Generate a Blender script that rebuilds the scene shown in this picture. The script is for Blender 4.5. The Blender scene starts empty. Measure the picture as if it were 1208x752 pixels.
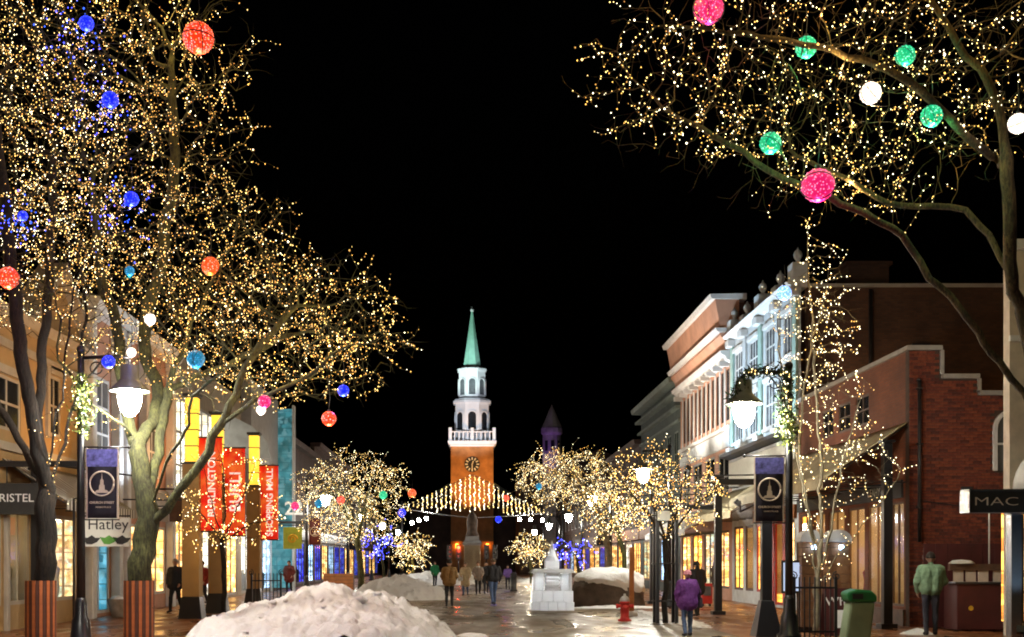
import bpy, bmesh, math, random
import numpy as np
from mathutils import Vector, Matrix, noise, Euler

random.seed(7)
R = math.radians
sc = bpy.context.scene
C = sc.collection

# ------------------------------------------------------------------ camera
# camera at the origin of the street, eye height CH, looking along +Y; FPX = focal length in photo pixels
FPX, HX, HY, CH = 1400.0, 550.0, 663.0, 1.65
cam_d = bpy.data.cameras.new('camera')
cam = bpy.data.objects.new('camera', cam_d); C.objects.link(cam)
cam.location = (0, 0, CH); cam.rotation_euler = (R(90), 0, 0)
cam_d.sensor_fit = 'HORIZONTAL'; cam_d.sensor_width = 36
cam_d.lens = 36 * FPX / 1208
cam_d.shift_x = (604 - HX) / 1208
cam_d.shift_y = (HY - 376) / 1208
cam_d.clip_end = 3000
sc.camera = cam

# ------------------------------------------------------------------ night sky
w = bpy.data.worlds.new('World'); sc.world = w; w.use_nodes = True
nt = w.node_tree; nt.nodes.clear()
wo = nt.nodes.new('ShaderNodeOutputWorld'); bg = nt.nodes.new('ShaderNodeBackground')
sky = nt.nodes.new('ShaderNodeTexSky'); sky.sky_type = 'NISHITA'; sky.sun_disc = False
sky.sun_elevation = R(-4); sky.sun_rotation = R(200)
bg.inputs['Strength'].default_value = 0.012
nt.links.new(sky.outputs[0], bg.inputs[0]); nt.links.new(bg.outputs[0], wo.inputs[0])
sc.view_settings.view_transform = 'Standard'; sc.view_settings.look = 'None'
sc.view_settings.exposure = 0; sc.view_settings.gamma = 1; sc.view_settings.use_curve_mapping = False
cy = sc.cycles
cy.use_denoising = True; cy.max_bounces = 5; cy.diffuse_bounces = 2; cy.glossy_bounces = 3
cy.transmission_bounces = 5; cy.transparent_max_bounces = 10
cy.sample_clamp_indirect = 1.5; cy.sample_clamp_direct = 0; cy.use_light_tree = True
cy.filter_width = 1.9
cy.use_adaptive_sampling = True; cy.adaptive_threshold = 0.02
cy.caustics_reflective = False; cy.caustics_refractive = False

LAMP_E = 380.0        # street lamp globe radiance
BULB_E = 4.6         # string light radiance
WIN_E = 3.2          # shop interior radiance factor

def PX(px, D): return (px - HX) * D / FPX
def PZ(py, D): return CH + (HY - py) * D / FPX
def P(px, py, D): return Vector((PX(px, D), D, PZ(py, D)))

# ------------------------------------------------------------------ materials
M = {}
def nodes(name):
    m = bpy.data.materials.new(name); m.use_nodes = True
    n = m.node_tree; b = n.nodes['Principled BSDF']
    M[name] = m
    return m, n, b
def L(n, a, b): n.links.new(a, b)
def uvz(n):
    """wall coordinates: (x+y, z, 0) in object space"""
    tc = n.nodes.new('ShaderNodeTexCoord'); s = n.nodes.new('ShaderNodeSeparateXYZ')
    L(n, tc.outputs['Object'], s.inputs[0])
    a = n.nodes.new('ShaderNodeMath'); a.operation = 'ADD'
    L(n, s.outputs[0], a.inputs[0]); L(n, s.outputs[1], a.inputs[1])
    c = n.nodes.new('ShaderNodeCombineXYZ')
    L(n, a.outputs[0], c.inputs[0]); L(n, s.outputs[2], c.inputs[1])
    return c.outputs[0]
def pm(name, col, rough=.6, var=.25, scale=6., bump=.15, metal=0., detail=5, bdist=.02, **kw):
    m, n, b = nodes(name)
    tc = n.nodes.new('ShaderNodeTexCoord')
    nz = n.nodes.new('ShaderNodeTexNoise'); nz.inputs['Scale'].default_value = scale; nz.inputs['Detail'].default_value = detail
    L(n, tc.outputs['Object'], nz.inputs['Vector'])
    rp = n.nodes.new('ShaderNodeValToRGB')
    e = rp.color_ramp.elements
    e[0].position = .3; e[1].position = .7
    e[0].color = (*[c * (1 - var) for c in col], 1); e[1].color = (*[min(1, c * (1 + var)) for c in col], 1)
    L(n, nz.outputs['Fac'], rp.inputs[0]); L(n, rp.outputs[0], b.inputs['Base Color'])
    b.inputs['Roughness'].default_value = rough; b.inputs['Metallic'].default_value = metal
    if bump:
        n2 = n.nodes.new('ShaderNodeTexNoise'); n2.inputs['Scale'].default_value = scale * 5; n2.inputs['Detail'].default_value = 4
        L(n, tc.outputs['Object'], n2.inputs['Vector'])
        bp = n.nodes.new('ShaderNodeBump'); bp.inputs['Strength'].default_value = bump; bp.inputs['Distance'].default_value = bdist
        L(n, n2.outputs['Fac'], bp.inputs['Height']); L(n, bp.outputs[0], b.inputs['Normal'])
    for k, v in kw.items(): b.inputs[k].default_value = v
    return m
def em(name, col, s, sampling='AUTO'):
    m, n, b = nodes(name)
    b.inputs['Base Color'].default_value = (*[c * .5 for c in col], 1)
    b.inputs['Emission Color'].default_value = (*col, 1); b.inputs['Emission Strength'].default_value = s
    m.cycles.emission_sampling = sampling
    return m
def brickmat(name, c1, c2, mortar, scale=1., rough=.8, bw=.215, bh=.075):
    m, n, b = nodes(name)
    v = uvz(n)
    br = n.nodes.new('ShaderNodeTexBrick')
    br.inputs['Scale'].default_value = 1; br.inputs['Brick Width'].default_value = bw * scale; br.inputs['Row Height'].default_value = bh * scale
    br.inputs['Mortar Size'].default_value = .008 * scale; br.inputs['Bias'].default_value = 0
    br.inputs['Color1'].default_value = (*c1, 1); br.inputs['Color2'].default_value = (*c2, 1); br.inputs['Mortar'].default_value = (*mortar, 1)
    L(n, v, br.inputs['Vector'])
    nz = n.nodes.new('ShaderNodeTexNoise'); nz.inputs['Scale'].default_value = .8; nz.inputs['Detail'].default_value = 6
    tc = n.nodes.new('ShaderNodeTexCoord'); L(n, tc.outputs['Object'], nz.inputs['Vector'])
    mx = n.nodes.new('ShaderNodeMix'); mx.data_type = 'RGBA'; mx.blend_type = 'MULTIPLY'; mx.inputs['Factor'].default_value = .7
    L(n, br.outputs['Color'], mx.inputs['A'])
    rp = n.nodes.new('ShaderNodeValToRGB'); rp.color_ramp.elements[0].color = (.45, .45, .45, 1); rp.color_ramp.elements[1].color = (1.3, 1.3, 1.3, 1)
    rp.color_ramp.elements[0].position = .3; rp.color_ramp.elements[1].position = .7
    L(n, nz.outputs['Fac'], rp.inputs[0]); L(n, rp.outputs[0], mx.inputs['B'])
    L(n, mx.outputs['Result'], b.inputs['Base Color']); b.inputs['Roughness'].default_value = rough
    bp = n.nodes.new('ShaderNodeBump'); bp.inputs['Strength'].default_value = .5; bp.inputs['Distance'].default_value = .01; bp.invert = True
    L(n, br.outputs['Fac'], bp.inputs['Height']); L(n, bp.outputs[0], b.inputs['Normal'])
    return m
def litmat(name, ca, cb, s, scale=.75, dark=.2):
    """a lit shop interior: shelves and goods of two colours, glowing"""
    m, n, b = nodes(name)
    v = uvz(n)
    vo = n.nodes.new('ShaderNodeTexVoronoi'); vo.inputs['Scale'].default_value = 4.5; vo.distance = 'CHEBYCHEV'
    L(n, v, vo.inputs['Vector'])
    vm = n.nodes.new('ShaderNodeSeparateColor'); L(n, vo.outputs['Color'], vm.inputs[0])
    cr = n.nodes.new('ShaderNodeValToRGB'); ce = cr.color_ramp.elements
    ce[0].position = .1; ce[0].color = (*[c * .35 for c in ca], 1); ce[1].position = .9; ce[1].color = (*cb, 1); q_ = ce.new(.45); q_.color = (*ca, 1)
    L(n, vm.outputs[0], cr.inputs[0])
    br = n.nodes.new('ShaderNodeTexBrick'); br.inputs['Scale'].default_value = 1
    br.inputs['Brick Width'].default_value = 1.9; br.inputs['Row Height'].default_value = .48; br.inputs['Mortar Size'].default_value = .018
    L(n, cr.outputs[0], br.inputs['Color1']); L(n, cr.outputs[0], br.inputs['Color2'])
    br.inputs['Mortar'].default_value = (*[c * dark for c in ca], 1)
    L(n, v, br.inputs['Vector'])
    nz = n.nodes.new('ShaderNodeTexNoise'); nz.inputs['Scale'].default_value = 2.3 * scale; nz.inputs['Detail'].default_value = 5
    L(n, v, nz.inputs['Vector'])
    rp = n.nodes.new('ShaderNodeValToRGB'); rp.color_ramp.elements[0].position = .36; rp.color_ramp.elements[1].position = .62
    rp.color_ramp.elements[0].color = (dark, dark * .8, dark * .6, 1); rp.color_ramp.elements[1].color = (1, 1, 1, 1)
    L(n, nz.outputs['Fac'], rp.inputs[0])
    mx = n.nodes.new('ShaderNodeMix'); mx.data_type = 'RGBA'; mx.blend_type = 'MULTIPLY'; mx.inputs['Factor'].default_value = .75
    L(n, br.outputs['Color'], mx.inputs['A']); L(n, rp.outputs[0], mx.inputs['B'])
    b.inputs['Base Color'].default_value = (*[c * .4 for c in ca], 1)
    L(n, mx.outputs['Result'], b.inputs['Emission Color']); b.inputs['Emission Strength'].default_value = s * WIN_E
    return m
def ballmat(name, col, s, core=1.0):
    """sphere of little lamps: bright dots on a glowing coloured mesh"""
    m, n, b = nodes(name)
    tc = n.nodes.new('ShaderNodeTexCoord')
    vo = n.nodes.new('ShaderNodeTexVoronoi'); vo.inputs['Scale'].default_value = 26
    L(n, tc.outputs['Object'], vo.inputs['Vector'])
    rp = n.nodes.new('ShaderNodeValToRGB'); e = rp.color_ramp.elements
    hot = [c * (1 - .45 * core) + .45 * core for c in col]
    e[0].position = .10; e[0].color = (*hot, 1); e[1].position = .34; e[1].color = (*[c * .22 for c in col], 1)
    L(n, vo.outputs['Distance'], rp.inputs[0])
    b.inputs['Base Color'].default_value = (*[c * .3 for c in col], 1)
    L(n, rp.outputs[0], b.inputs['Emission Color']); b.inputs['Emission Strength'].default_value = s
    return m
def glassmat(name, tint=(.9, .95, 1), refl=.12):
    m, n, b = nodes(name); n.nodes.remove(b)
    o = n.nodes['Material Output']; t = n.nodes.new('ShaderNodeBsdfTransparent'); g = n.nodes.new('ShaderNodeBsdfGlossy')
    g.inputs['Roughness'].default_value = .05; t.inputs[0].default_value = (*tint, 1)
    mx = n.nodes.new('ShaderNodeMixShader'); mx.inputs[0].default_value = refl
    L(n, t.outputs[0], mx.inputs[1]); L(n, g.outputs[0], mx.inputs[2]); L(n, mx.outputs[0], o.inputs[0])
    return m

def groundmat(name, c1, c2, snow_lo, snow_hi, wet, scale=.35):
    m, n, b = nodes(name)
    tc = n.nodes.new('ShaderNodeTexCoord')
    mp = n.nodes.new('ShaderNodeMapping'); mp.inputs['Scale'].default_value = (1, .35, 1)
    L(n, tc.outputs['Object'], mp.inputs[0])
    br = n.nodes.new('ShaderNodeTexBrick'); br.inputs['Scale'].default_value = 1
    br.inputs['Brick Width'].default_value = .22; br.inputs['Row Height'].default_value = .11; br.inputs['Mortar Size'].default_value = .01
    br.inputs['Color1'].default_value = (*c1, 1); br.inputs['Color2'].default_value = (*c2, 1); br.inputs['Mortar'].default_value = (*[c * .5 for c in c1], 1)
    L(n, tc.outputs['Object'], br.inputs['Vector'])
    nz = n.nodes.new('ShaderNodeTexNoise'); nz.inputs['Scale'].default_value = scale; nz.inputs['Detail'].default_value = 9; nz.inputs['Roughness'].default_value = .62
    L(n, mp.outputs[0], nz.inputs['Vector'])
    rp = n.nodes.new('ShaderNodeValToRGB'); rp.color_ramp.elements[0].position = snow_lo; rp.color_ramp.elements[1].position = snow_hi
    L(n, nz.outputs['Fac'], rp.inputs[0])
    mx = n.nodes.new('ShaderNodeMix'); mx.data_type = 'RGBA'
    L(n, rp.outputs[0], mx.inputs['Factor']); L(n, br.outputs['Color'], mx.inputs['A']); mx.inputs['B'].default_value = (.52, .5, .46, 1)
    L(n, mx.outputs['Result'], b.inputs['Base Color'])
    rr = n.nodes.new('ShaderNodeMapRange'); rr.inputs['To Min'].default_value = wet; rr.inputs['To Max'].default_value = .6; rr.inputs['From Min'].default_value = .35; rr.inputs['From Max'].default_value = .65
    nb = n.nodes.new('ShaderNodeTexNoise'); nb.inputs['Scale'].default_value = 1.3; nb.inputs['Detail'].default_value = 8
    L(n, mp.outputs[0], nb.inputs['Vector'])
    L(n, nb.outputs['Fac'], rr.inputs['Value']); L(n, rr.outputs[0], b.inputs['Roughness'])
    nf = n.nodes.new('ShaderNodeTexNoise'); nf.inputs['Scale'].default_value = 7; nf.inputs['Detail'].default_value = 8
    L(n, tc.outputs['Object'], nf.inputs['Vector'])
    bp = n.nodes.new('ShaderNodeBump'); bp.inputs['Strength'].default_value = .3; bp.inputs['Distance'].default_value = .02
    L(n, nf.outputs['Fac'], bp.inputs['Height']); L(n, bp.outputs[0], b.inputs['Normal'])
    return m

groundmat('street_wet', (.17, .125, .07), (.13, .095, .052), .46, .64, .16)
groundmat('walk_brick', (.3, .12, .045), (.24, .09, .035), .58, .76, .12)
pm('earth_dark', (.06, .055, .05), .9)
m, n, b = nodes('snow')
tc = n.nodes.new('ShaderNodeTexCoord')
nz = n.nodes.new('ShaderNodeTexNoise'); nz.inputs['Scale'].default_value = 1.4; nz.inputs['Detail'].default_value = 10; nz.inputs['Roughness'].default_value = .7
L(n, tc.outputs['Object'], nz.inputs['Vector'])
rp = n.nodes.new('ShaderNodeValToRGB'); e = rp.color_ramp.elements; e[0].position = .33; e[0].color = (.62, .6, .57, 1); e[1].position = .48; e[1].color = (.92, .92, .91, 1)
L(n, nz.outputs['Fac'], rp.inputs[0]); L(n, rp.outputs[0], b.inputs['Base Color'])
b.inputs['Roughness'].default_value = .65
n2 = n.nodes.new('ShaderNodeTexNoise'); n2.inputs['Scale'].default_value = 9; n2.inputs['Detail'].default_value = 8; n2.inputs['Roughness'].default_value = .65
L(n, tc.outputs['Object'], n2.inputs['Vector'])
bp = n.nodes.new('ShaderNodeBump'); bp.inputs['Strength'].default_value = .8; bp.inputs['Distance'].default_value = .08
L(n, n2.outputs['Fac'], bp.inputs['Height']); L(n, bp.outputs[0], b.inputs['Normal'])
pm('snow_clean', (.82, .82, .82), .6, .08, 5, .5, bdist=.05)
pm('ice', (.9, .94, .97), .12, .05, 5, .6, bdist=.05)
n = M['ice'].node_tree; b = n.nodes['Principled BSDF']; tr_ = n.nodes.new('ShaderNodeBsdfTranslucent'); tr_.inputs[0].default_value = (.9, .96, 1, 1)
mx = n.nodes.new('ShaderNodeMixShader'); mx.inputs[0].default_value = .6
L(n, b.outputs[0], mx.inputs[1]); L(n, tr_.outputs[0], mx.inputs[2]); L(n, mx.outputs[0], n.nodes['Material Output'].inputs[0])
def barkmat(name, col):
    m, n, b = nodes(name)
    tc = n.nodes.new('ShaderNodeTexCoord'); mp = n.nodes.new('ShaderNodeMapping'); mp.inputs['Scale'].default_value = (1, 1, .22); L(n, tc.outputs['Object'], mp.inputs[0])
    nz = n.nodes.new('ShaderNodeTexNoise'); nz.inputs['Scale'].default_value = 26; nz.inputs['Detail'].default_value = 8; nz.inputs['Roughness'].default_value = .7; L(n, mp.outputs[0], nz.inputs['Vector'])
    n3 = n.nodes.new('ShaderNodeTexNoise'); n3.inputs['Scale'].default_value = 3; n3.inputs['Detail'].default_value = 6; L(n, tc.outputs['Object'], n3.inputs['Vector'])
    rp = n.nodes.new('ShaderNodeValToRGB'); e = rp.color_ramp.elements; e[0].position = .38; e[0].color = (*[c * .25 for c in col], 1); e[1].position = .62; e[1].color = (*[c * 1.35 for c in col], 1); L(n, nz.outputs['Fac'], rp.inputs[0])
    r2 = n.nodes.new('ShaderNodeValToRGB'); e = r2.color_ramp.elements; e[0].position = .35; e[0].color = (.45, .42, .4, 1); e[1].position = .65; e[1].color = (1.25, 1.2, 1.1, 1); L(n, n3.outputs['Fac'], r2.inputs[0])
    mx = n.nodes.new('ShaderNodeMix'); mx.data_type = 'RGBA'; mx.blend_type = 'MULTIPLY'; mx.inputs['Factor'].default_value = 1; L(n, rp.outputs[0], mx.inputs['A']); L(n, r2.outputs[0], mx.inputs['B']); L(n, mx.outputs['Result'], b.inputs['Base Color'])
    b.inputs['Roughness'].default_value = .92
    bp = n.nodes.new('ShaderNodeBump'); bp.inputs['Strength'].default_value = 1; bp.inputs['Distance'].default_value = .05; L(n, nz.outputs['Fac'], bp.inputs['Height']); L(n, bp.outputs[0], b.inputs['Normal'])
pm('rock', (.10, .07, .05), .85, .4, 3, .8, bdist=.08)
barkmat('bark_a', (.075, .08, .026))
barkmat('bark_gold', (.1, .072, .028))
barkmat('bark_b', (.022, .015, .01))
pm('bark_pale', (.2, .17, .11), .8, .3, 9, .5)
pm('black_metal', (.012, .012, .014), .35, .2, 5, .05, metal=.0)
pm('dark_metal', (.05, .05, .055), .4, .2, 5, .05, metal=.6)
pm('steel', (.55, .58, .62), .25, .1, 3, .03, metal=.9)
pm('guard_orange', (.5, .14, .04), .6, .2, 8, .2)
pm('guard_dark', (.1, .035, .02), .7, .2, 8, .2)
pm('hood_metal', (.16, .17, .15), .4, .15, 5, .05, metal=.3)
em('globe', (1, .95, .83), LAMP_E)
em('globe_far', (1, .95, .84), LAMP_E * .6)
em('bulb_warm', (1, .68, .22), BULB_E, 'NONE'); em('bulb_gold', (1, .52, .11), BULB_E * .8, 'NONE'); em('bulb_white', (1, .88, .58), BULB_E * 1.5, 'NONE')
em('bulb_dim', (1, .5, .12), BULB_E * .28, 'NONE')
em('bulb_blue', (.07, .08, 1), BULB_E * 1.2, 'NONE'); em('bulb_cool', (.9, .95, 1), BULB_E, 'NONE')
ballmat('ball_red', (1, .04, .006), 5, .7); ballmat('ball_blue', (.003, .012, 1), 6, .2); ballmat('ball_green', (0, .55, .22), 4.2, .5)
ballmat('ball_cyan', (.01, .32, .62), 2.2, .2); ballmat('ball_pink', (1, .012, .17), 3.8, .4); ballmat('ball_white', (1, .8, .66), 7, 1.)
ballmat('ball_orange', (1, .07, .002), 5, .4); ballmat('ball_ice', (.2, .42, 1), 7, .9)
for nm, col, k_ in (('red', (1, .22, .05), 2.2), ('blue', (.03, .12, 1), 2.2), ('green', (.02, .8, .5), 1.3), ('cyan', (.02, .5, .8), .9), ('pink', (1, .1, .4), 1.3), ('white', (1, .9, .82), 2.2), ('orange', (1, .24, .015), 2.2), ('ice', (.5, .72, 1), 2.2)): em('dot_' + nm, col, k_, 'NONE')
pm('cream_wall', (.4, .25, .1), .7, .1, 3, .1)
pm('cream_trim', (.4, .34, .26), .6, .1, 3, .1)
pm('cream_brick_side', (.6, .52, .4), .7, .15, 3, .1)
pm('white_trim', (.72, .72, .7), .55, .1, 3, .08)
pm('grey_trim', (.42, .42, .42), .6, .12, 3, .08)
pm('bluestone', (.6, .65, .67), .6, .15, 2.5, .12)
pm('greenstone', (.36, .52, .46), .6, .15, 2.5, .12)
pm('peach', (.6, .32, .21), .65, .18, 1.2, .15)
pm('greendark', (.06, .085, .075), .7, .2, 2, .1)
pm('greenline', (.17, .22, .19), .6, .2, 2, .1)
brickmat('brick_brown', (.11, .05, .026), (.075, .035, .02), (.06, .045, .035))
brickmat('brick_red', (.22, .06, .03), (.15, .04, .022), (.1, .06, .05))
brickmat('brick_orange', (.22, .06, .018), (.17, .045, .014), (.14, .06, .03))
brickmat('brick_dark', (.09, .04, .03), (.06, .03, .022), (.05, .04, .035))
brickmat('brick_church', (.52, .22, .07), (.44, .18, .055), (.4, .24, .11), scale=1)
pm('brick_piece_a', (.2, .05, .024), .85, .35, 12, .3); pm('brick_piece_b', (.15, .035, .02), .85, .35, 12, .3); pm('brick_piece_c', (.09, .024, .017), .85, .35, 12, .3)
pm('mortar', (.07, .045, .035), .95)
pm('coping', (.36, .34, .31), .6, .12, 4, .1)
pm('awning_olive', (.5, .44, .28), .75, .3, 1.3, .3); pm('awning_dark', (.03, .032, .035), .7)
m, n, b = nodes('awning_stripe')
v = n.nodes.new('ShaderNodeTexCoord'); wv = n.nodes.new('ShaderNodeTexWave'); wv.bands_direction = 'Y'; wv.inputs['Scale'].default_value = 1.3; wv.inputs['Distortion'].default_value = .1
L(n, v.outputs['Object'], wv.inputs['Vector']); rp = n.nodes.new('ShaderNodeValToRGB'); rp.color_ramp.interpolation = 'CONSTANT'
rp.color_ramp.elements[0].color = (.12, .1, .07, 1); rp.color_ramp.elements[1].position = .45; rp.color_ramp.elements[1].color = (.62, .6, .54, 1)
L(n, wv.outputs['Fac'], rp.inputs[0]); L(n, rp.outputs[0], b.inputs['Base Color']); b.inputs['Roughness'].default_value = .8
pm('wood', (.22, .11, .05), .6, .3, 4, .2); pm('wood_dark', (.09, .045, .025), .6, .3, 4, .2); pm('wood_orange', (.42, .15, .04), .6, .25, 4, .2)
pm('red_paint', (.45, .02, .015), .45, .12, 4, .05); pm('hydrant_red', (.5, .03, .025), .4, .15, 6, .08); pm('dark_red', (.06, .008, .008), .6, .2, 3, .1)
pm('navy_cloth', (.018, .015, .03), .7, .3, 5, .1); pm('maroon_cloth', (.12, .02, .02), .7, .25, 5, .1)
pm('print_pale', (.6, .5, .4), .7, .1); pm('print_white', (.8, .8, .78), .6, .05); pm('print_blue', (.12, .12, .4), .6, .6, 14)
pm('print_green', (.1, .3, .05), .6, .2); pm('print_yellow', (.75, .45, .03), .6, .2); pm('sign_cream', (.7, .7, .62), .6, .06); pm('sign_lime', (.4, .5, .06), .6, .15)
pm('print_black', (.02, .02, .02), .6)
pm('leaf_garland', (.03, .07, .02), .6, .5, 10, 0); pm('leaf_lime', (.25, .32, .05), .6, .4, 10, 0)
glassmat('glass'); glassmat('glass_dark', (.25, .28, .3), .3)
pm('pane_dark', (.02, .022, .026), .12, .3, 2, .02); pm('pane_grey', (.12, .13, .14), .15, .3, 2, .02)
litmat('lit_warm', (1, .47, .11), (1, .66, .26), 1.9); litmat('lit_amber', (1, .38, .05), (1, .55, .12), 1.8)
litmat('lit_white', (1, .85, .6), (.9, .8, .7), 1.5); litmat('lit_blue', (.05, .05, .9), (.2, .3, 1), .6); litmat('lit_cool', (.5, .75, 1), (.8, .9, 1), 1.3)
litmat('lit_mix', (1, .6, .22), (.4, .5, .35), 1.0, 2.4); litmat('lit_teal', (.08, .45, .6), (.3, .7, .8), .45)
litmat('fin_teal', (.1, .5, .62), (.3, .62, .7), .13, .5)
em('lantern_yellow', (1, .62, .05), 1.5); em('screen_pale', (.55, .66, .9), .85); em('lantern_orange', (1, .3, .03), 14); em('signal_red', (1, .06, .02), 14)
em('led_blue', (.4, .65, 1), 16)
em('print_glow', (1, .72, .6), .95)  # banner letters emit, standing in for light shining through the cloth
em('red_glow', (1, .03, .02), .5)
m, n, b = nodes('banner_red')   # red cloth with the backlight painted in as an uneven glow of its own
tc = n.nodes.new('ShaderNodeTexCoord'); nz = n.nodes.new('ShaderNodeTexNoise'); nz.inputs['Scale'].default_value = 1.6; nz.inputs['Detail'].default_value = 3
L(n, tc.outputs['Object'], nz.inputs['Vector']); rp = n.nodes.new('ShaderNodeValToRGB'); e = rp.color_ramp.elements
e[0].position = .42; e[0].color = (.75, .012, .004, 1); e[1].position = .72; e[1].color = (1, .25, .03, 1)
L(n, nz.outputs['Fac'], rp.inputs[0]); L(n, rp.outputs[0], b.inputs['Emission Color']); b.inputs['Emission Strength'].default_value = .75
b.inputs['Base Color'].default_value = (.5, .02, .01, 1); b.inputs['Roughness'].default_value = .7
pm('copper_green', (.3, .6, .47), .55, .15, 1, .05); pm('steeple_white', (.75, .76, .78), .6, .06, 1, .05)
pm('tower_stone', (.3, .28, .3), .8, .3, .8, .1)
pm('planter', (.35, .3, .24), .7); pm('bin_green', (.02, .16, .05), .35, .15, 4, .03); pm('bin_pale', (.24, .32, .19), .5, .15, 3, .05)
for nm, col in dict(jacket_brown=(.24, .13, .04), jacket_black=(.015, .015, .018), jacket_green=(.02, .25, .09), coat_tan=(.42, .33, .2), coat_grey=(.25, .2, .17), jacket_purple=(.11, .022, .17),
                    jacket_lilac=(.16, .09, .32), shirt_green=(.17, .27, .16), jacket_red=(.3, .03, .02), jeans=(.06, .1, .2), trousers_dark=(.02, .02, .03), trousers_black=(.01, .01, .011), skin=(.45, .25, .17),
                    hat_pink=(.55, .22, .26), hair_dark=(.02, .014, .01), hair_brown=(.08, .045, .02), hair_grey=(.35, .33, .3), hat_black=(.015, .015, .015), shoe=(.015, .013, .012), bag=(.03, .02, .03), scarf=(.5, .5, .5)).items():
    pm(nm, col, .8 if nm != 'skin' else .55, .2, 14, .25)

# ------------------------------------------------------------------ mesh helpers
WL = {}      # object -> world location of its origin
class MB:
    def __init__(s): s.v = []; s.f = []; s.mi = []; s.sm = []
    def add(s, vs, fs, mi=0, smooth=False):
        o = len(s.v); s.v += [tuple(v) for v in vs]
        for f in fs: s.f.append([i + o for i in f]); s.mi.append(mi); s.sm.append(smooth)
        return s
    def box(s, x0, x1, y0, y1, z0, z1, mi=0):
        if x0 > x1: x0, x1 = x1, x0
        if y0 > y1: y0, y1 = y1, y0
        vs = [(x, y, z) for x in (x0, x1) for y in (y0, y1) for z in (z0, z1)]
        return s.add(vs, [(0, 1, 3, 2), (4, 6, 7, 5), (0, 4, 5, 1), (2, 3, 7, 6), (0, 2, 6, 4), (1, 5, 7, 3)], mi)
    def prism(s, poly, axis, a, b, mi=0):
        """poly 2D extruded: axis 'x': poly=(y,z); 'y': poly=(x,z); 'z': poly=(x,y)"""
        def mk(p, t): return {'x': (t, p[0], p[1]), 'y': (p[0], t, p[1]), 'z': (p[0], p[1], t)}[axis]
        n = len(poly); vs = [mk(p, a) for p in poly] + [mk(p, b) for p in poly]
        fs = [list(range(n)), list(range(2 * n - 1, n - 1, -1))] + [(i, i + n, (i + 1) % n + n, (i + 1) % n) for i in range(n)]
        return s.add(vs, fs, mi)
    def lathe(s, prof, c=(0, 0, 0), n=16, mi=0, smooth=True, phase=0., sq=(1, 1)):
        vs = []; fs = []
        for r, z in prof:
            for k in range(n):
                a = 2 * math.pi * k / n + phase; vs.append((c[0] + r * math.cos(a) * sq[0], c[1] + r * math.sin(a) * sq[1], c[2] + z))
        for i in range(len(prof) - 1):
            for k in range(n): fs.append((i * n + k, i * n + (k + 1) % n, (i + 1) * n + (k + 1) % n, (i + 1) * n + k))
        s.add(vs, fs, mi, smooth)
        o = len(s.v) - len(vs); m = len(prof) - 1
        s.f.append([o + k for k in range(n)][::-1]); s.mi.append(mi); s.sm.append(False)
        s.f.append([o + m * n + k for k in range(n)]); s.mi.append(mi); s.sm.append(False)
        return s
    def tube(s, pts, rad, n=6, mi=0, smooth=True):
        pts = [Vector(p) for p in pts]; N = len(pts)
        if not hasattr(rad, '__len__'): rad = [rad] * N
        vs = []; fs = []; u = None
        for i, p in enumerate(pts):
            t = (pts[min(i + 1, N - 1)] - pts[max(i - 1, 0)])
            if t.length < 1e-6: t = Vector((0, 0, 1))
            t.normalize()
            if u is None: u = t.cross(Vector((.31, .9, .3))); u.normalize()
            else:
                u = u - t * u.dot(t)
                if u.length < 1e-4: u = t.cross(Vector((.31, .9, .3)))
                u.normalize()
            w_ = t.cross(u)
            for k in range(n):
                a = 2 * math.pi * k / n; vs.append(p + (u * math.cos(a) + w_ * math.sin(a)) * rad[i])
        for i in range(N - 1):
            for k in range(n): fs.append((i * n + k, i * n + (k + 1) % n, (i + 1) * n + (k + 1) % n, (i + 1) * n + k))
        fs += [list(range(n))[::-1], [(N - 1) * n + k for k in range(n)]]
        return s.add(vs, fs, mi, smooth)
    def ball(s, c, r, nu=12, nv=8, mi=0, sc3=(1, 1, 1)):
        prof = [(max(1e-4, math.sin(math.pi * i / nv)) * r, -math.cos(math.pi * i / nv) * r * sc3[2]) for i in range(nv + 1)]
        return s.lathe(prof, c, nu, mi, True, sq=(sc3[0], sc3[1]))
    def build(s, name, mats, parent=None, bevel=0., local=False):
        if not isinstance(mats, (list, tuple)): mats = [mats]
        off = Vector((0, 0, 0)) if (local or parent is None) else WL.get(parent, Vector((0, 0, 0)))
        me = bpy.data.meshes.new(name)
        me.from_pydata([(v[0] - off[0], v[1] - off[1], v[2] - off[2]) for v in s.v], [], s.f)
        for mt in mats: me.materials.append(M[mt])
        me.polygons.foreach_set('material_index', s.mi); me.polygons.foreach_set('use_smooth', s.sm)
        me.update()
        o = bpy.data.objects.new(name, me); C.objects.link(o)
        if parent is not None: o.parent = parent
        WL[o] = Vector(off)
        if bevel:
            bv = o.modifiers.new('bevel', 'BEVEL'); bv.width = bevel; bv.segments = 2; bv.limit_method = 'ANGLE'
        return o
def tag(o, label, cat, group=None, kind=None):
    if label: o['label'] = label
    if cat: o['category'] = cat
    if group: o['group'] = group
    if kind: o['kind'] = kind
    return o
def thing(name, label, cat, loc=(0, 0, 0), group=None, rz=0.):
    o = bpy.data.objects.new(name, None); C.objects.link(o); o.location = loc; o.rotation_euler = (0, 0, rz); o.empty_display_size = .1
    WL[o] = Vector(loc); tag(o, label, cat, group)
    return o
def copy_tree(o, parent=None):
    c = o.copy(); C.objects.link(c); c.parent = parent
    for ch in list(o.children): copy_tree(ch, c)
    return c
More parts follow.
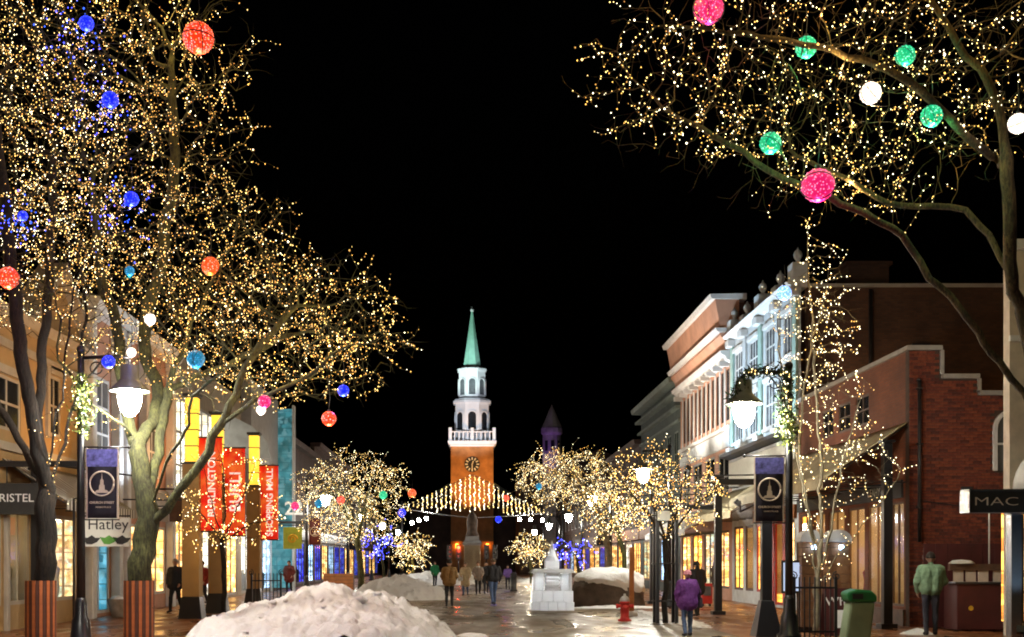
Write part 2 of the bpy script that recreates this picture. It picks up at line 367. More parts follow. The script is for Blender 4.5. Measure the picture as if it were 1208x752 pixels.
def light(name, loc, energy, col, parent, radius=.05, typ='POINT', rot=None, size=None, blend=.6):
    d = bpy.data.lights.new(name, typ); d.energy = energy; d.color = col; d.shadow_soft_size = radius
    if typ == 'SPOT': d.spot_size = size; d.spot_blend = blend
    o = bpy.data.objects.new(name, d); C.objects.link(o); o.parent = parent
    o.location = Vector(loc) - (WL.get(parent, Vector((0, 0, 0))) if parent else Vector((0, 0, 0)))
    if rot: o.rotation_euler = rot
    return o
def text(body, size, loc, rot, mat, parent, sx=1., name='lettering', align='CENTER', bold=0.):
    d = bpy.data.curves.new(name, 'FONT'); d.body = body; d.size = size; d.extrude = .004; d.align_x = align; d.align_y = 'CENTER'; d.offset = bold
    d.materials.append(M[mat]); d.resolution_u = 3
    o = bpy.data.objects.new('tmp', d); C.objects.link(o)
    me = bpy.data.meshes.new_from_object(o.evaluated_get(bpy.context.evaluated_depsgraph_get())); bpy.data.objects.remove(o); me.name = name
    o = bpy.data.objects.new(name, me); C.objects.link(o); o.parent = parent
    o.location = Vector(loc) - WL.get(parent, Vector((0, 0, 0))); o.rotation_euler = rot; o.scale = (sx, 1, 1)
    return o
def flood(loc, target, col, energy, ang, label, group=None, r=.08, mount=None):
    loc = Vector(loc); t = thing('floodlight', label, 'floodlight', loc, group)
    d = (Vector(target) - loc).normalized(); q = d.to_track_quat('-Z', 'Y')
    b = MB(); b.box(-.14, .14, -.1, .1, 0.02, .16); o = b.build('housing', 'dark_metal', t, local=True); o.rotation_euler = q.to_euler()
    b = MB(); b.box(-.03, .03, -.03, .03, -.35, .0); b.build('bracket', 'dark_metal', t, local=True)
    if mount: b = MB(); b.tube([Vector(mount), Vector((loc.x, loc.y, loc.z - .34))], .025, 6); b.build('arm', 'dark_metal', t)
    light('flood_beam', loc + d * .05, energy, col, t, r, 'SPOT', q.to_euler(), ang, .5)
    return t

# ------------------------------------------------------------------ ground
b = MB(); b.add([(-400, -60, -.012), (400, -60, -.012), (400, 900, -.012), (-400, 900, -.012)], [(0, 1, 2, 3)])
tag(b.build('ground', 'earth_dark'), 'dark ground beyond the street', None, kind='structure')
def sheet(name, x0, x1, y0, y1, z, mat):
    b = MB(); b.add([(x0, y0, z), (x1, y0, z), (x1, y1, z), (x0, y1, z)], [(0, 1, 2, 3)])
    return tag(b.build(name, mat), None, None, kind='structure')
sheet('street', -6, 6, -20, 150, 0.0, 'street_wet')
sheet('pavement_left', -11.3, -6, -20, 150, 0.004, 'walk_brick')
sheet('pavement_right', 6, 14, -20, 150, 0.004, 'walk_brick')

def heap(name, label, cat, cx, cy, rx, ry, h, seed, res=90, mat='snow', prof=None, rough=.12, kind=None):
    b = MB(); vs = []; fs = []; n = res
    for j in range(n + 1):
        for i in range(n + 1):
            u = -1 + 2 * i / n; v = -1 + 2 * j / n
            wob = 1 + .22 * noise.noise((u * 1.6 + seed, v * 1.6, seed))
            d = math.sqrt(u * u + v * v) / wob
            hh = max(0, 1 - d) ** .85
            hh = hh * (1.15 - .35 * hh) if prof is None else prof(u, v, hh)
            p = Vector((u * rx, v * ry, 0))
            z = h * hh
            k = min(1, hh * 5)
            z += k * (rough * noise.fractal(p * 1.7 + Vector((seed, 0, 0)), .9, 2.1, 6) + rough * .8 * abs(noise.noise(p * 3.3 + Vector((0, seed, 0)))))
            vs.append((cx + p.x, cy + p.y, z - .03))
    for j in range(n):
        for i in range(n): q = j * (n + 1) + i; fs.append((q, q + 1, q + n + 2, q + n + 1))
    b.add(vs, fs, 0, True)
    return tag(b.build(name, mat), label, cat, kind=kind)

# ------------------------------------------------------------------ facades
def wall_grid(b, axis, c0, c1, u0, u1, z0, z1, ops, mi=0):
    us = sorted({u0, u1, *[o[0] for o in ops], *[o[1] for o in ops]}); zs = sorted({z0, z1, *[o[2] for o in ops], *[o[3] for o in ops]})
    us = [u for u in us if u0 <= u <= u1]; zs = [z for z in zs if z0 <= z <= z1]
    for i in range(len(us) - 1):
        j = 0
        while j < len(zs) - 1:
            um = (us[i] + us[i + 1]) / 2
            def inside(k):
                zm = (zs[k] + zs[k + 1]) / 2
                return any(o[0] < um < o[1] and o[2] < zm < o[3] for o in ops)
            if inside(j): j += 1; continue
            k = j
            while k + 1 < len(zs) - 1 and not inside(k + 1): k += 1
            if axis == 'x': b.box(c0, c1, us[i], us[i + 1], zs[j], zs[k + 1], mi)
            else: b.box(us[i], us[i + 1], c0, c1, zs[j], zs[k + 1], mi)
            j = k + 1
XR, XL = 11.2, -11.0
class Front:
    """a street front: side=+1 right row, -1 left row; a(d) = X at distance d out of the wall plane"""
    def __init__(s, root, side): s.r = root; s.s = side; s.X = XR if side > 0 else XL
    def a(s, d): return s.X - s.s * d
    def wall(s, y0, y1, z0, z1, ops, mat, name='wall', t=.08):
        b = MB(); wall_grid(b, 'x', s.a(0), s.a(-t), y0, y1, z0, z1, ops); return b.build(name, mat, s.r)
    def bar(s, name, mat, d0, d1, y0, y1, z0, z1, bevel=0.):
        b = MB(); b.box(s.a(d0), s.a(d1), y0, y1, z0, z1); return b.build(name, mat, s.r, bevel)
    def prof(s, name, mat, poly, y0, y1):
        """poly of (distance out, z) swept along the street"""
        b = MB(); b.prism([(s.a(d), z) for d, z in poly], 'y', y0, y1); return b.build(name, mat, s.r)
    def window(s, y0, y1, z0, z1, ny, nz, frame, pane, fw=.07, rec=.015, name='window', depth=.05):
        b = MB(); A, B = s.a(-rec), s.a(-rec - depth)
        b.box(A, B, y0, y0 + fw, z0, z1); b.box(A, B, y1 - fw, y1, z0, z1); b.box(A, B, y0 + fw, y1 - fw, z0, z0 + fw); b.box(A, B, y0 + fw, y1 - fw, z1 - fw, z1)
        yy = [y0 + fw + (y1 - y0 - 2 * fw) * i / ny for i in range(ny + 1)]; zz = [z0 + fw + (z1 - z0 - 2 * fw) * i / nz for i in range(nz + 1)]
        h = fw * .35
        for y in yy[1:-1]: b.box(A, B, y - h, y + h, z0 + fw, z1 - fw)
        for z in zz[1:-1]: b.box(s.a(-rec + .004), s.a(-rec - depth - .004), y0 + fw, y1 - fw, z - h, z + h)
        o = b.build(name, frame, s.r)
        for i in range(ny):
            for j in range(nz):
                q = MB(); x = s.a(-rec - depth / 2); q.box(x - .004, x + .004, yy[i], yy[i + 1], zz[j], zz[j + 1]); q.build('pane', pane, o)
        return o
    def shop(s, y0, y1, z0, z1, mat, depth=.95, shelf=True, fl='wood'):
        """room behind a display window"""
        b = MB(); A, B = s.a(-.085), s.a(-depth)
        b.add([(B, y0 - .2, z0), (B, y1 + .2, z0), (B, y1 + .2, z1 + .1), (B, y0 - .2, z1 + .1)], [(0, 1, 2, 3)])
        o = b.build('shop_interior', mat, s.r)
        b = MB(); b.box(A, B, y0 - .2, y1 + .2, z0 - .06, z0 - .003); b.box(A, B, y0 - .2, y1 + .2, z1 + .1, z1 + .15)
        b.box(A, B, y0 - .25, y0 - .2, z0, z1 + .1); b.build('shop_walls', 'cream_trim', s.r)
        b = MB(); b.box(A, B, y1 + .2, y1 + .25, z0, z1 + .1); b.build('display_partition', mat, s.r)
        rr = random.Random(int(y0 * 100))
        q = MB()
        yy = y0 + .15
        while shelf and yy < y1 - .2:
            wd = rr.uniform(.12, .3); hh = rr.uniform(.3, 1.5); dd = rr.uniform(.4, .65)
            if rr.random() < .5: q.lathe([(.1, 0), (.16, .3), (.13, .6), (.17, .85), (.06, .98), (.07, 1.05), (.02, 1.2)], (s.a(-dd), yy + wd / 2, z0), 8)
            else: q.box(s.a(-dd), s.a(-dd - wd), yy, yy + wd, z0, z0 + hh)
            yy += wd + rr.uniform(.15, .5)
        if q.v: q.build('window_display', rr.choice(['jacket_red', 'coat_tan', 'wood_dark', 'jacket_black', 'white_trim']), s.r)
    def awning(s, name, label, y0, y1, ztop, out, drop, mat, group=None, valance=.22, d0=.02, parts=True):
        t = thing(name, label, 'awning', (s.a(d0), y0, ztop - drop), group)
        b = MB(); n = max(2, int((y1 - y0) / 1.2)); k = 6; vs = []; fs = []
        for i in range(n * 4 + 1):
            y = y0 + (y1 - y0) * i / (n * 4)
            for j in range(k + 1):
                f = j / k; sag = .05 * math.sin(math.pi * f) * abs(math.sin(math.pi * i / 4))
                vs.append((s.a(d0 + out * f), y, ztop - drop * f - sag))
        W = k + 1
        for i in range(n * 4):
            for j in range(k): fs.append((i * W + j, i * W + j + 1, (i + 1) * W + j + 1, (i + 1) * W + j))
        b.add(vs, fs, 0, True); o = b.build('canopy', mat, t); so = o.modifiers.new('t', 'SOLIDIFY'); so.thickness = .025
        b = MB(); b.box(s.a(d0 + out + .002), s.a(d0 + out + .02), y0, y1, ztop - drop - valance, ztop - drop + .01); b.build('valance', mat, t)
        for i in range(n + 1):
            y = y0 + .03 + (y1 - y0 - .06) * i / n
            b = MB(); b.tube([(s.a(d0 + .03), y, ztop - .06), (s.a(d0 + out - .03), y, ztop - drop - .06), (s.a(d0 + .03), y, ztop - drop - .06)], .02, 5); b.build('rib', 'dark_metal', t)
        return t
def side_wall(root, x0, x1, y, z0, z1, mat, name='side_wall', t=.3):
    b = MB(); b.box(x0, x1, y, y + t, z0, z1); return b.build(name, mat, root)

# ------------------------------------------------------------------ RIGHT ROW
# --- brick corner shop
bl = thing('brick_shop', 'red brick corner shop with stepped parapet and pale coping', 'shop', (XR, 30, 0))
f = Front(bl, 1)
bays = [(30.35, 31.25), (31.65, 33.05), (33.35, 34.75), (35.15, 36.65), (37.05, 38.2), (38.5, 39.75)]
ups = [(33.0, 34.1, 5.5, 6.35), (34.6, 35.7, 5.5, 6.35), (36.2, 37.3, 5.5, 6.35)]
f.wall(30.26, 40, 0, 7.0, [(a, c, .5, 3.2) for a, c in bays] + ups, 'brick_orange')
for (a, c) in bays:
    f.window(a, c, .5, 3.2, 2, 1, 'wood_dark', 'glass', .06); f.shop(a, c, .5, 3.2, 'lit_amber' if a > 36 else 'lit_warm')
for a, c, z0, z1 in ups: f.window(a, c, z0, z1, 2, 2, 'wood_dark', 'pane_dark', .06)
f.bar('parapet_coping', 'coping', .06, -.36, 30.3, 40, 7.0, 7.12)
f.bar('stall_riser', 'wood_dark', .05, .0, 30.3, 40, .0, .42)
f.bar('sign_band', 'print_black', .06, .0, 30.4, 40, 3.3, 3.75)
text('LEAHY', .3, (f.a(.075), 32.4, 3.52), (R(90), 0, R(-90)), 'print_white', bl, 1.1)
def steps(x): return 7.12 if x < 11.98 else 6.4 if x < 12.92 else 5.98
b = MB()
for x0, x1, z in ((11.2, 11.98, 7.0), (11.98, 12.92, 6.28), (12.92, 16.5, 5.86)): b.box(x0, x1, 30.02, 30.26, 0, z)
b.build('side_wall', 'mortar', bl)
b = MB()
for x0, x1, z in ((11.13, 12.03, 7.0), (12.03, 12.97, 6.28), (12.97, 16.5, 5.86)): b.box(x0, x1, 29.94, 30.3, z, z + .12)
for x, z0, z1 in ((11.98, 6.4, 7.0), (12.92, 5.98, 6.28)): b.box(x, x + .09, 29.945, 30.295, z0, z1)
b.build('stepped_coping', 'coping', bl, .01)
# bricks of the wall that faces the square: laid one by one
bmsh = {}
for mk in 'abc':
    for half in (0, 1):
        q = MB(); L_ = .203 if not half else .095
        q.box(-L_ / 2, L_ / 2, 0, .045, -.0325, .0325); o = q.build('tmp', 'brick_piece_' + mk, None); bmsh[mk, half] = o.data; bpy.data.objects.remove(o)
spots = []; rr = random.Random(3)
for row in range(96):
    z = .04 + row * .075
    x = 11.2 + (.055 if row % 2 else .1075); half = row % 2
    while x < 14.2:
        L_ = .095 if half else .203
        arch = x > 13.28 and 3.9 < z < 5.5
        if z + .04 < (7.0 if x + .1 < 11.98 else 6.28 if x + .1 < 12.92 else 5.86) and not arch: spots.append((x, z, half))
        x += (.1025 + .06) if half else .215
        if half: half = 0
near_b = sorted([s_ for s_ in spots if 2.4 < s_[1] < 6.2 and s_[0] < 13.4], key=lambda s_: abs(s_[1] - 4.6) + abs(s_[0] - 12.1))[:300]
ns = set(near_b); q = MB()
for (x, z, h) in spots:
    mk = rr.choice('aabbc'); dy = rr.uniform(-.003, .004)
    if (x, z, h) in ns:
        o = bpy.data.objects.new('brick', bmsh[mk, h]); C.objects.link(o); o.parent = bl; o.location = (x - XR, 29.985 + dy - 30, z)
    else:
        L_ = (.203 if not h else .095) / 2; q.box(x - L_, x + L_, 29.985 + dy, 30.03, z - .0325, z + .0325, 'abc'.index(mk))
tag(q.build('brickwork', ['brick_piece_a', 'brick_piece_b', 'brick_piece_c'], bl), None, None, kind='stuff')
b = MB(); b.tube([(11.42, 29.9, 6.2), (11.42, 29.9, 2.15)], .045, 8); b.tube([(11.42, 29.97, 6.25), (11.42, 29.9, 6.2)], .05, 8); b.build('downpipe', 'dark_metal', bl)
for z in (3.0, 4.6, 6.0): b = MB(); b.box(11.35, 11.49, 29.84, 29.99, z, z + .04); b.build('pipe_clip', 'dark_metal', bl)
b = MB(); b.box(12.5, 12.78, 29.93, 29.99, 3.3, 3.55); b.build('wall_vent', 'dark_metal', bl)
b = MB(); b.tube([(11.42, 29.94, 3.2), (12.0, 29.95, 3.12), (12.6, 29.95, 3.05), (13.4, 29.95, 3.1)], .012, 5); b.build('cable', 'black_metal', bl)
# arched window in the side wall, reaching behind the cosmetics shop
def arch_poly(x0, x1, z0, z1, n=10):
    r = (x1 - x0) / 2; cx = (x0 + x1) / 2; return [(x0, z0), (x1, z0)] + [(cx + r * math.cos(math.pi * i / n), z1 - r + r * math.sin(math.pi * i / n)) for i in range(n + 1)]
def arch_ring(b, x0, x1, z0, z1, w_, y0, y1, n=12):
    o = arch_poly(x0, x1, z0, z1, n)[2:]; i_ = arch_poly(x0 + w_, x1 - w_, z0, z1 - w_, n)[2:]
    o = [(x1, z0)] + o + [(x0, z0)]; i_ = [(x1 - w_, z0)] + i_ + [(x0 + w_, z0)]
    for k in range(len(o) - 1): b.prism([o[k], o[k + 1], i_[k + 1], i_[k]], 'y', y0, y1)
b = MB(); arch_ring(b, 13.3, 14.3, 3.95, 5.5, .09, 29.9, 30.0); wo_ = b.build('window', 'white_trim', bl)
b = MB(); b.prism(arch_poly(13.39, 14.21, 3.95, 5.41), 'y', 29.97, 29.99); b.build('pane', 'pane_grey', wo_)
b = MB(); b.box(13.78, 13.82, 29.92, 29.965, 3.95, 5.41); b.box(13.39, 14.21, 29.93, 29.96, 4.6, 4.65); b.build('glazing_bar', 'white_trim', wo_)
f.awning('awning', 'long olive awning with snow along the brick corner shop', 30.05, 40.6, 5.17, 2.15, 1.44, 'awning_olive')

# --- pale blue building
bb = thing('blue_building', 'pale blue ornate building with pilasters and ball finials', 'building', (XR, 40, 0))
f = Front(bb, 1)
n_bay = 4; bw = 10 / n_bay
ops = []
for i in range(n_bay):
    y0 = 40 + i * bw + .55; ops.append((y0, y0 + bw - 1.1, 6.6, 8.3)); ops.append((y0, y0 + bw - 1.1, 8.85, 10.3))
shops = [(40.5, 41.5, .5, 3.1), (42.0, 43.1, .1, 3.1), (43.5, 45.8, .5, 3.1), (46.3, 47.6, .5, 3.1), (48, 49.6, .5, 3.1)]
f.wall(40, 50, 0, 11.0, ops + shops, 'bluestone')
for y0, y1, z0, z1 in ops:
    f.window(y0, y1, z0, z1, 3, 2, 'white_trim', 'pane_grey', .08)
    f.bar('window_hood', 'white_trim', .1, 0, y0 - .12, y1 + .12, z1 + .02, z1 + .2, .02); f.bar('window_sill', 'white_trim', .12, 0, y0 - .08, y1 + .08, z0 - .14, z0 - .01, .02)
for i in range(n_bay + 1):
    y = 40 + i * bw; y = min(max(y, 40.26), 49.74)
    f.bar('pilaster', 'bluestone' if i % 2 else 'greenstone', .1, 0, y - .24, y + .24, 6.4, 10.62, .03)
    f.bar('pilaster_base', 'white_trim', .26, 0, y - .3, y + .3, 6.2, 6.4); f.bar('pilaster_capital', 'white_trim', .3, 0, y - .32, y + .32, 10.62, 10.92, .03)
    f.bar('parapet_pier', 'bluestone', .22, -.3, y - .3, y + .3, 11.1, 11.5 if i % 2 else 11.75, .03)
    z = 11.5 if i % 2 else 11.75
    b = MB(); b.lathe([(.08, 0), (.15, .03), (.05, .1), (.08, .14), (.14, .24), (.15, .32), (.12, .42), (.05, .48), (.015, .58)], (f.a(-.05), y, z), 14); b.build('finial', 'bluestone', bb)
f.prof('cornice', 'white_trim', [(0, 10.92), (.35, 11.02), (.42, 11.1), (-.3, 11.1), (-.3, 10.92)], 40, 50)
f.bar('string_course', 'white_trim', .12, 0, 40, 50, 8.56, 8.68)
f.prof('shop_cornice', 'dark_metal', [(0, 5.9), (.5, 6.0), (.5, 6.14), (0, 6.2)], 39.9, 50)
f.bar('sign_band', 'sign_cream', .14, 0, 40, 50, 4.75, 5.88)
f.bar('sign_frame', 'grey_trim', .18, .14, 40.2, 49.8, 4.72, 4.84); f.bar('sign_frame', 'grey_trim', .18, .14, 40.2, 49.8, 5.78, 5.88)
for k, (y0, y1, z0, z1) in enumerate(shops):
    f.window(y0, y1, z0, z1, 1 if y1 - y0 < 1.4 else 2, 1, 'red_paint' if k in (1, 2) else 'wood_dark', 'glass', .1); f.shop(y0, y1, z0, z1, ['lit_warm', 'lit_amber', 'lit_amber', 'lit_warm', 'lit_amber'][k])
    if k in (0, 1): f.bar('door_panel', 'red_paint', .03, -.08, y1 + .02, y1 + .38, .1, 3.1)
f.bar('fascia', 'wood_orange', .1, 0, 40.2, 46, 3.15, 3.6)
text('CO.COM', .28, (f.a(.12), 42.6, 3.37), (R(90), 0, R(-90)), 'print_black', bb)
side_wall(bb, XR + .3, 22, 40.0, 0, 10.9, 'brick_brown')
b = MB(); b.box(XR + .3, 22, 39.93, 40.36, 10.9, 11.02); b.build('side_coping', 'coping', bb)
b = MB(); b.box(13.2, 14.6, 41, 42.4, 10.8, 11.9); b.box(13.1, 14.7, 40.9, 42.5, 11.9, 12.02); b.build('chimney', 'brick_brown', bb)
b = MB(); b.tube([(13.6, 39.9, 10.8), (13.6, 39.9, 5.0)], .06, 8); b.build('downpipe', 'dark_metal', bb)
b = MB(); b.box(15.0, 15.6, 39.9, 40.0, 8.6, 9.0); b.build('wall_vent', 'dark_metal', bb)
b = MB(); b.box(12.5, 13.1, 39.96, 40.0, 8.9, 10.0); b.build('bricked_window', 'brick_dark', bb)
f.awning('awning', 'dark canopy with snow on the pale blue building beside the red door', 41.2, 49.8, 4.6, 2.0, 1.2, 'awning_olive')

# --- peach building with heavy cornice
pb = thing('peach_building', 'peach building with deep cornice and a row of narrow upper windows', 'building', (XR, 50, 0))
f = Front(pb, 1)
up = []; y = 50.5
while y < 61: up.append((y, y + .62, 7.7, 9.9)); y += 1.0
mid = [(50.6 + 2.9 * i, 50.6 + 2.9 * i + 2.1, 4.3, 6.4) for i in range(4)]
sh = [(50.6 + 2.9 * i, 50.6 + 2.9 * i + 2.3, .5, 3.0) for i in range(4)]
f.wall(50, 62, 0, 10.6, up + mid + sh, 'peach')
for i, (y0, y1, z0, z1) in enumerate(up):
    f.window(y0, y1, z0, z1, 1, 2, 'wood_dark', 'pane_dark', .03)
    f.bar('pilaster', 'white_trim', .04, 0, y1 + .08, y1 + .3, 7.5, 10.0, .015)
for y0, y1, z0, z1 in mid: f.window(y0, y1, z0, z1, 2, 2, 'grey_trim', 'pane_dark', .09)
for i, (y0, y1, z0, z1) in enumerate(sh): f.window(y0, y1, z0, z1, 2, 1, 'wood_dark', 'glass', .1); f.shop(y0, y1, z0, z1, ['lit_warm', 'lit_mix', 'lit_amber', 'lit_warm'][i])
f.bar('sill_course', 'white_trim', .14, 0, 50, 62, 7.3, 7.46); f.bar('spandrel', 'bluestone', .08, 0, 50.2, 61.8, 6.55, 7.25)
f.prof('lower_cornice', 'white_trim', [(0, 10.1), (.22, 10.2), (.3, 10.34), (.45, 10.42), (.5, 10.55), (0, 10.6)], 50, 62)
f.prof('cove', 'peach', [(-.3, 10.6), (.25, 10.62), (.3, 10.95), (.5, 11.2), (.5, 11.3), (-.3, 11.3)], 50, 62)
f.prof('middle_cornice', 'white_trim', [(-.3, 11.3), (.62, 11.32), (.72, 11.5), (-.3, 11.5)], 49.9, 62)
f.prof('frieze', 'peach', [(-.3, 11.5), (.5, 11.5), (.6, 12.1), (.72, 12.7), (-.3, 12.7)], 50, 62)
f.prof('cornice_cap', 'white_trim', [(-.6, 12.7), (.88, 12.72), (.95, 12.92), (-.6, 12.95)], 49.9, 62.1)
for i in range(9): f.bar('cornice_bracket', 'white_trim', .42, 0, 50.5 + i * 1.37, 50.75 + i * 1.37, 9.98, 10.2)
side_wall(pb, XR + .3, 20, 50.05, 0, 12.6, 'brick_dark')
f.awning('awning', 'pale snowy awning on the peach building', 50.4, 61.5, 4.1, 1.9, 1.1, 'snow_clean')
# --- dark green building
gb = thing('green_building', 'dark green building with banded cornice left of the peach building', 'building', (XR, 62, 0))
f = Front(gb, 1)
up = [(62.7 + 2.2 * i, 63.9 + 2.2 * i, 6.2, 8.6) for i in range(6)]; sh = [(62.6 + 3.3 * i, 65.2 + 3.3 * i, .5, 3.0) for i in range(4)]
f.wall(62, 76, 0, 11.2, up + sh, 'greendark')
for u in up: f.window(*u, 2, 2, 'greenline', 'pane_dark', .08)
for i, u in enumerate(sh): f.window(*u, 2, 1, 'wood', 'glass', .12); f.shop(*u, ['lit_warm', 'lit_cool', 'lit_amber', 'lit_mix'][i])
for z in (9.0, 9.7, 10.4): f.bar('cornice_band', 'greenline', .12 + (z - 9) * .2, 0, 62, 76, z, z + .14)
f.prof('cornice', 'greenline', [(-.3, 11.0), (.6, 11.05), (.68, 11.3), (-.3, 11.35)], 62, 76)
f.bar('fascia', 'wood_orange', .15, 0, 62.3, 75.7, 3.1, 3.75)
# --- far right shops
for k, (y0, y1, h, mt, lm) in enumerate([(76, 92, 9.2, 'brick_dark', ('lit_warm', 'lit_white', 'lit_amber')), (92, 116, 8.0, 'brick_dark', ('lit_amber', 'lit_blue', 'lit_warm')), (116, 148, 9.5, 'brick_dark', ('lit_blue', 'lit_warm', 'lit_cool'))]):
    t = thing('brick_building', ['dark brick building with warm shop windows behind the boulder', 'low dark brick building right of the ice sculpture spire', 'farthest dark brick building on the right of the street'][k], 'building', (XR, y0, 0))
    f = Front(t, 1); nb = int((y1 - y0) / 4); st = (y1 - y0) / nb
    up = [(y0 + .9 + st * i, y0 + 2.5 + st * i, 5, 7) for i in range(nb)]; sh = [(y0 + .4 + st * i, y0 + st - .5 + st * i, .4, 3.0) for i in range(nb)]
    f.wall(y0, y1, 0, h, up + sh, mt)
    for u in up: f.window(*u, 2, 2, 'grey_trim', 'pane_dark', .1)
    for i, u in enumerate(sh): f.window(*u, 3, 1, 'wood', 'glass', .14); f.shop(*u, lm[i % 3])
    f.bar('fascia', 'wood_orange' if k == 0 else 'wood_dark', .15, 0, y0 + .2, y1 - .2, 3.1, 3.8); f.prof('cornice', 'brick_dark', [(-.3, h), (.4, h), (.5, h + .3), (-.3, h + .3)], y0, y1)
# --- cosmetics shop on the right edge
cb = thing('cream_shop', 'cream painted corner shop with domed canopy at right edge', 'shop', (11.95, 26.1, 0))
b = MB(); wall_grid(b, 'y', 26.1, 26.4, 11.95, 17, 0, 8.5, [(12.2, 14.5, .3, 2.9)]); b.prism([(11.95, 26.4), (12.2, 26.4), (13.9, 29.9), (13.65, 29.9)], 'z', 0, 8.5); b.build('wall', 'cream_brick_side', cb)
b = MB(); b.box(12.2, 14.5, 27.0, 27.05, .3, 2.9); b.build('shop_interior', 'lit_amber', cb)
b = MB(); b.box(12.18, 12.28, 26.12, 26.2, .3, 2.9); b.box(14.4, 14.5, 26.12, 26.2, .3, 2.9); b.box(12.28, 14.4, 26.12, 26.2, 2.8, 2.9); wf = b.build('window', 'dark_metal', cb)
b = MB(); b.box(12.28, 14.4, 26.15, 26.158, .3, 2.8); b.build('pane', 'glass', wf)
b = MB(); b.box(11.86, 12.1, 25.82, 26.08, 0, 2.68); b.box(11.82, 12.14, 25.78, 26.09, 2.68, 2.78); b.build('column', 'steel', cb, .01)
b = MB(); b.box(11.9, 17, 25.9, 26.09, 8.5, 8.7); b.build('cornice', 'white_trim', cb)
b = MB(); b.box(11.93, 12.6, 26.02, 26.095, 6.5, 6.62); b.build('string_course', 'white_trim', cb)
t = thing('domed_canopy', 'white half dome canopy above the cream shop window', 'canopy', (12.9, 26.08, 3.2))
b = MB(); vs = []; fs = []
for j in range(9):
    for i in range(17):
        th = math.pi * i / 16; ph = math.pi / 2 * j / 8
        vs.append((13.05 - 1.05 * math.cos(th) * math.cos(ph), 26.08 - .9 * math.sin(th) * math.cos(ph), 3.22 + 1.05 * math.sin(ph)))
for j in range(8):
    for i in range(16): fs.append((j * 17 + i, j * 17 + i + 1, (j + 1) * 17 + i + 1, (j + 1) * 17 + i))
b.add(vs, fs, 0, True); o = b.build('fabric', 'white_trim', t); o.modifiers.new('t', 'SOLIDIFY').thickness = .02
b = MB(); b.box(11.95, 14.2, 25.2, 26.08, 3.16, 3.215); b.build('rim', 'dark_metal', t)
t = thing('shop_sign', 'black box sign with silver letters M A C on cream shop', 'sign', (11.6, 25.5, 2.7))
b = MB(); b.box(10.74, 12.1, 25.3, 25.75, 2.7, 3.16); b.build('box', 'print_black', t, .01)
b = MB(); b.box(10.72, 12.12, 25.28, 25.77, 3.162, 3.2); b.box(10.715, 10.739, 25.28, 25.77, 2.7, 3.16); b.build('trim', 'steel', t)
text('MAC', .26, (11.3, 25.293, 2.93), (R(90), 0, 0), 'print_pale', t, 1.75, bold=-.004)
b = MB(); b.box(11.9, 12.0, 25.755, 26.095, 2.85, 2.95); b.build('bracket', 'dark_metal', t)
flood((11.75, 25.0, .3), (12.3, 26.1, 3.9), (.5, .75, 1), 110, R(70), 'added unseen cool ground floodlight below the black box sign')  # added uplight for the cool wash on column and dome
# red hoarding and cart
t = thing('hoarding', 'dark red wooden hoarding against the brick side wall', 'fence', (11.3, 29.3, 0))
x = 11.3
while x < 13.6:
    b = MB(); b.box(x, x + .285, 29.3, 29.33, .05, 2.1); b.build('plank', 'dark_red', t, .006); x += .29
b = MB(); b.box(11.3, 13.62, 29.335, 29.39, .4, .52); b.box(11.3, 13.62, 29.335, 29.39, 1.7, 1.82)
for x in (11.4, 12.5, 13.5): b.box(x, x + .08, 29.392, 29.47, 0, 2.05)
b.build('rail', 'dark_red', t)
t = thing('vendor_cart', 'dark red vendor cart with pale panel and white lid', 'cart', (12.2, 28.3, 0))
b = MB(); b.box(11.62, 12.95, 28.1, 28.9, .03, 1.12); b.build('body', 'dark_red', t, .02)
b = MB(); b.box(11.56, 13.0, 28.04, 28.96, 1.12, 1.17); b.build('counter', 'dark_metal', t, .01)
for x in (11.7, 12.0, 12.3, 12.66): b = MB(); b.box(x, x + .24, 28.5, 28.53, 1.171, 1.44); b.build('panel', 'print_pale', t)
b = MB(); b.box(11.6, 12.98, 28.45, 28.58, 1.442, 1.6); b.build('shelf', 'wood_dark', t)
b = MB(); b.lathe([(.02, .1), (.2, .08), (.28, .02), (.29, 0)], (11.9, 28.5, 1.605), 18, sq=(1.1, .6)); b.build('lid', 'white_trim', t)
for x in (12.55,): b = MB(); b.tube([(x, 28.48, 1.6), (x, 28.48, 2.85)], .018, 6); b.build('pole', 'white_trim', t)
b = MB(); b.lathe([(.05, -.01), (.06, .0), (.05, .015)], (0, 0, 0), 12); o = b.build('badge', 'print_yellow', t, local=True); o.rotation_euler = (R(90), 0, 0); o.location = (11.95 - 12.2, -.205, .55)
# canopy posts
def post(name, label, x, y, h, beam=None, taper=False):
    t = thing(name, label, 'post', (x, y, 0), 'black canopy posts')
    b = MB(); b.box(x - .11, x + .11, y - .11, y + .11, 0.05, h); b.build('shaft', 'black_metal', t, .01)
    b = MB()
    if taper: b.lathe([(.42, 0), (.4, .06), (.2, .78), (.19, .8)], (x, y, 0), 4, smooth=False, phase=R(45))
    else: b.box(x - .2, x + .2, y - .2, y + .2, 0, .12)
    b.build('base', 'black_metal', t, .01)
    b = MB(); b.box(x - .16, x + .16, y - .16, y + .16, h + .001, h + .06); b.build('cap', 'black_metal', t)
    if beam: b = MB(); b.box(x + .112, beam, y - .08, y + .08, h - .2, h - .02); b.build('beam', 'black_metal', t)
    return t
post('canopy_post', 'black square post with crossbeam behind the person in purple', 7.85, 37, 4.25, 10.2)
post('canopy_post', 'black post with tapered foot below the right street banner', 6.62, 26.2, 3.7, None, True)
post('canopy_post', 'black post in front of the brick corner shop window', 10.42, 29.4, 4.6, None)
post('canopy_post', 'black post beside the tree with metal guard', 7.3, 46.5, 3.9, 10.4)

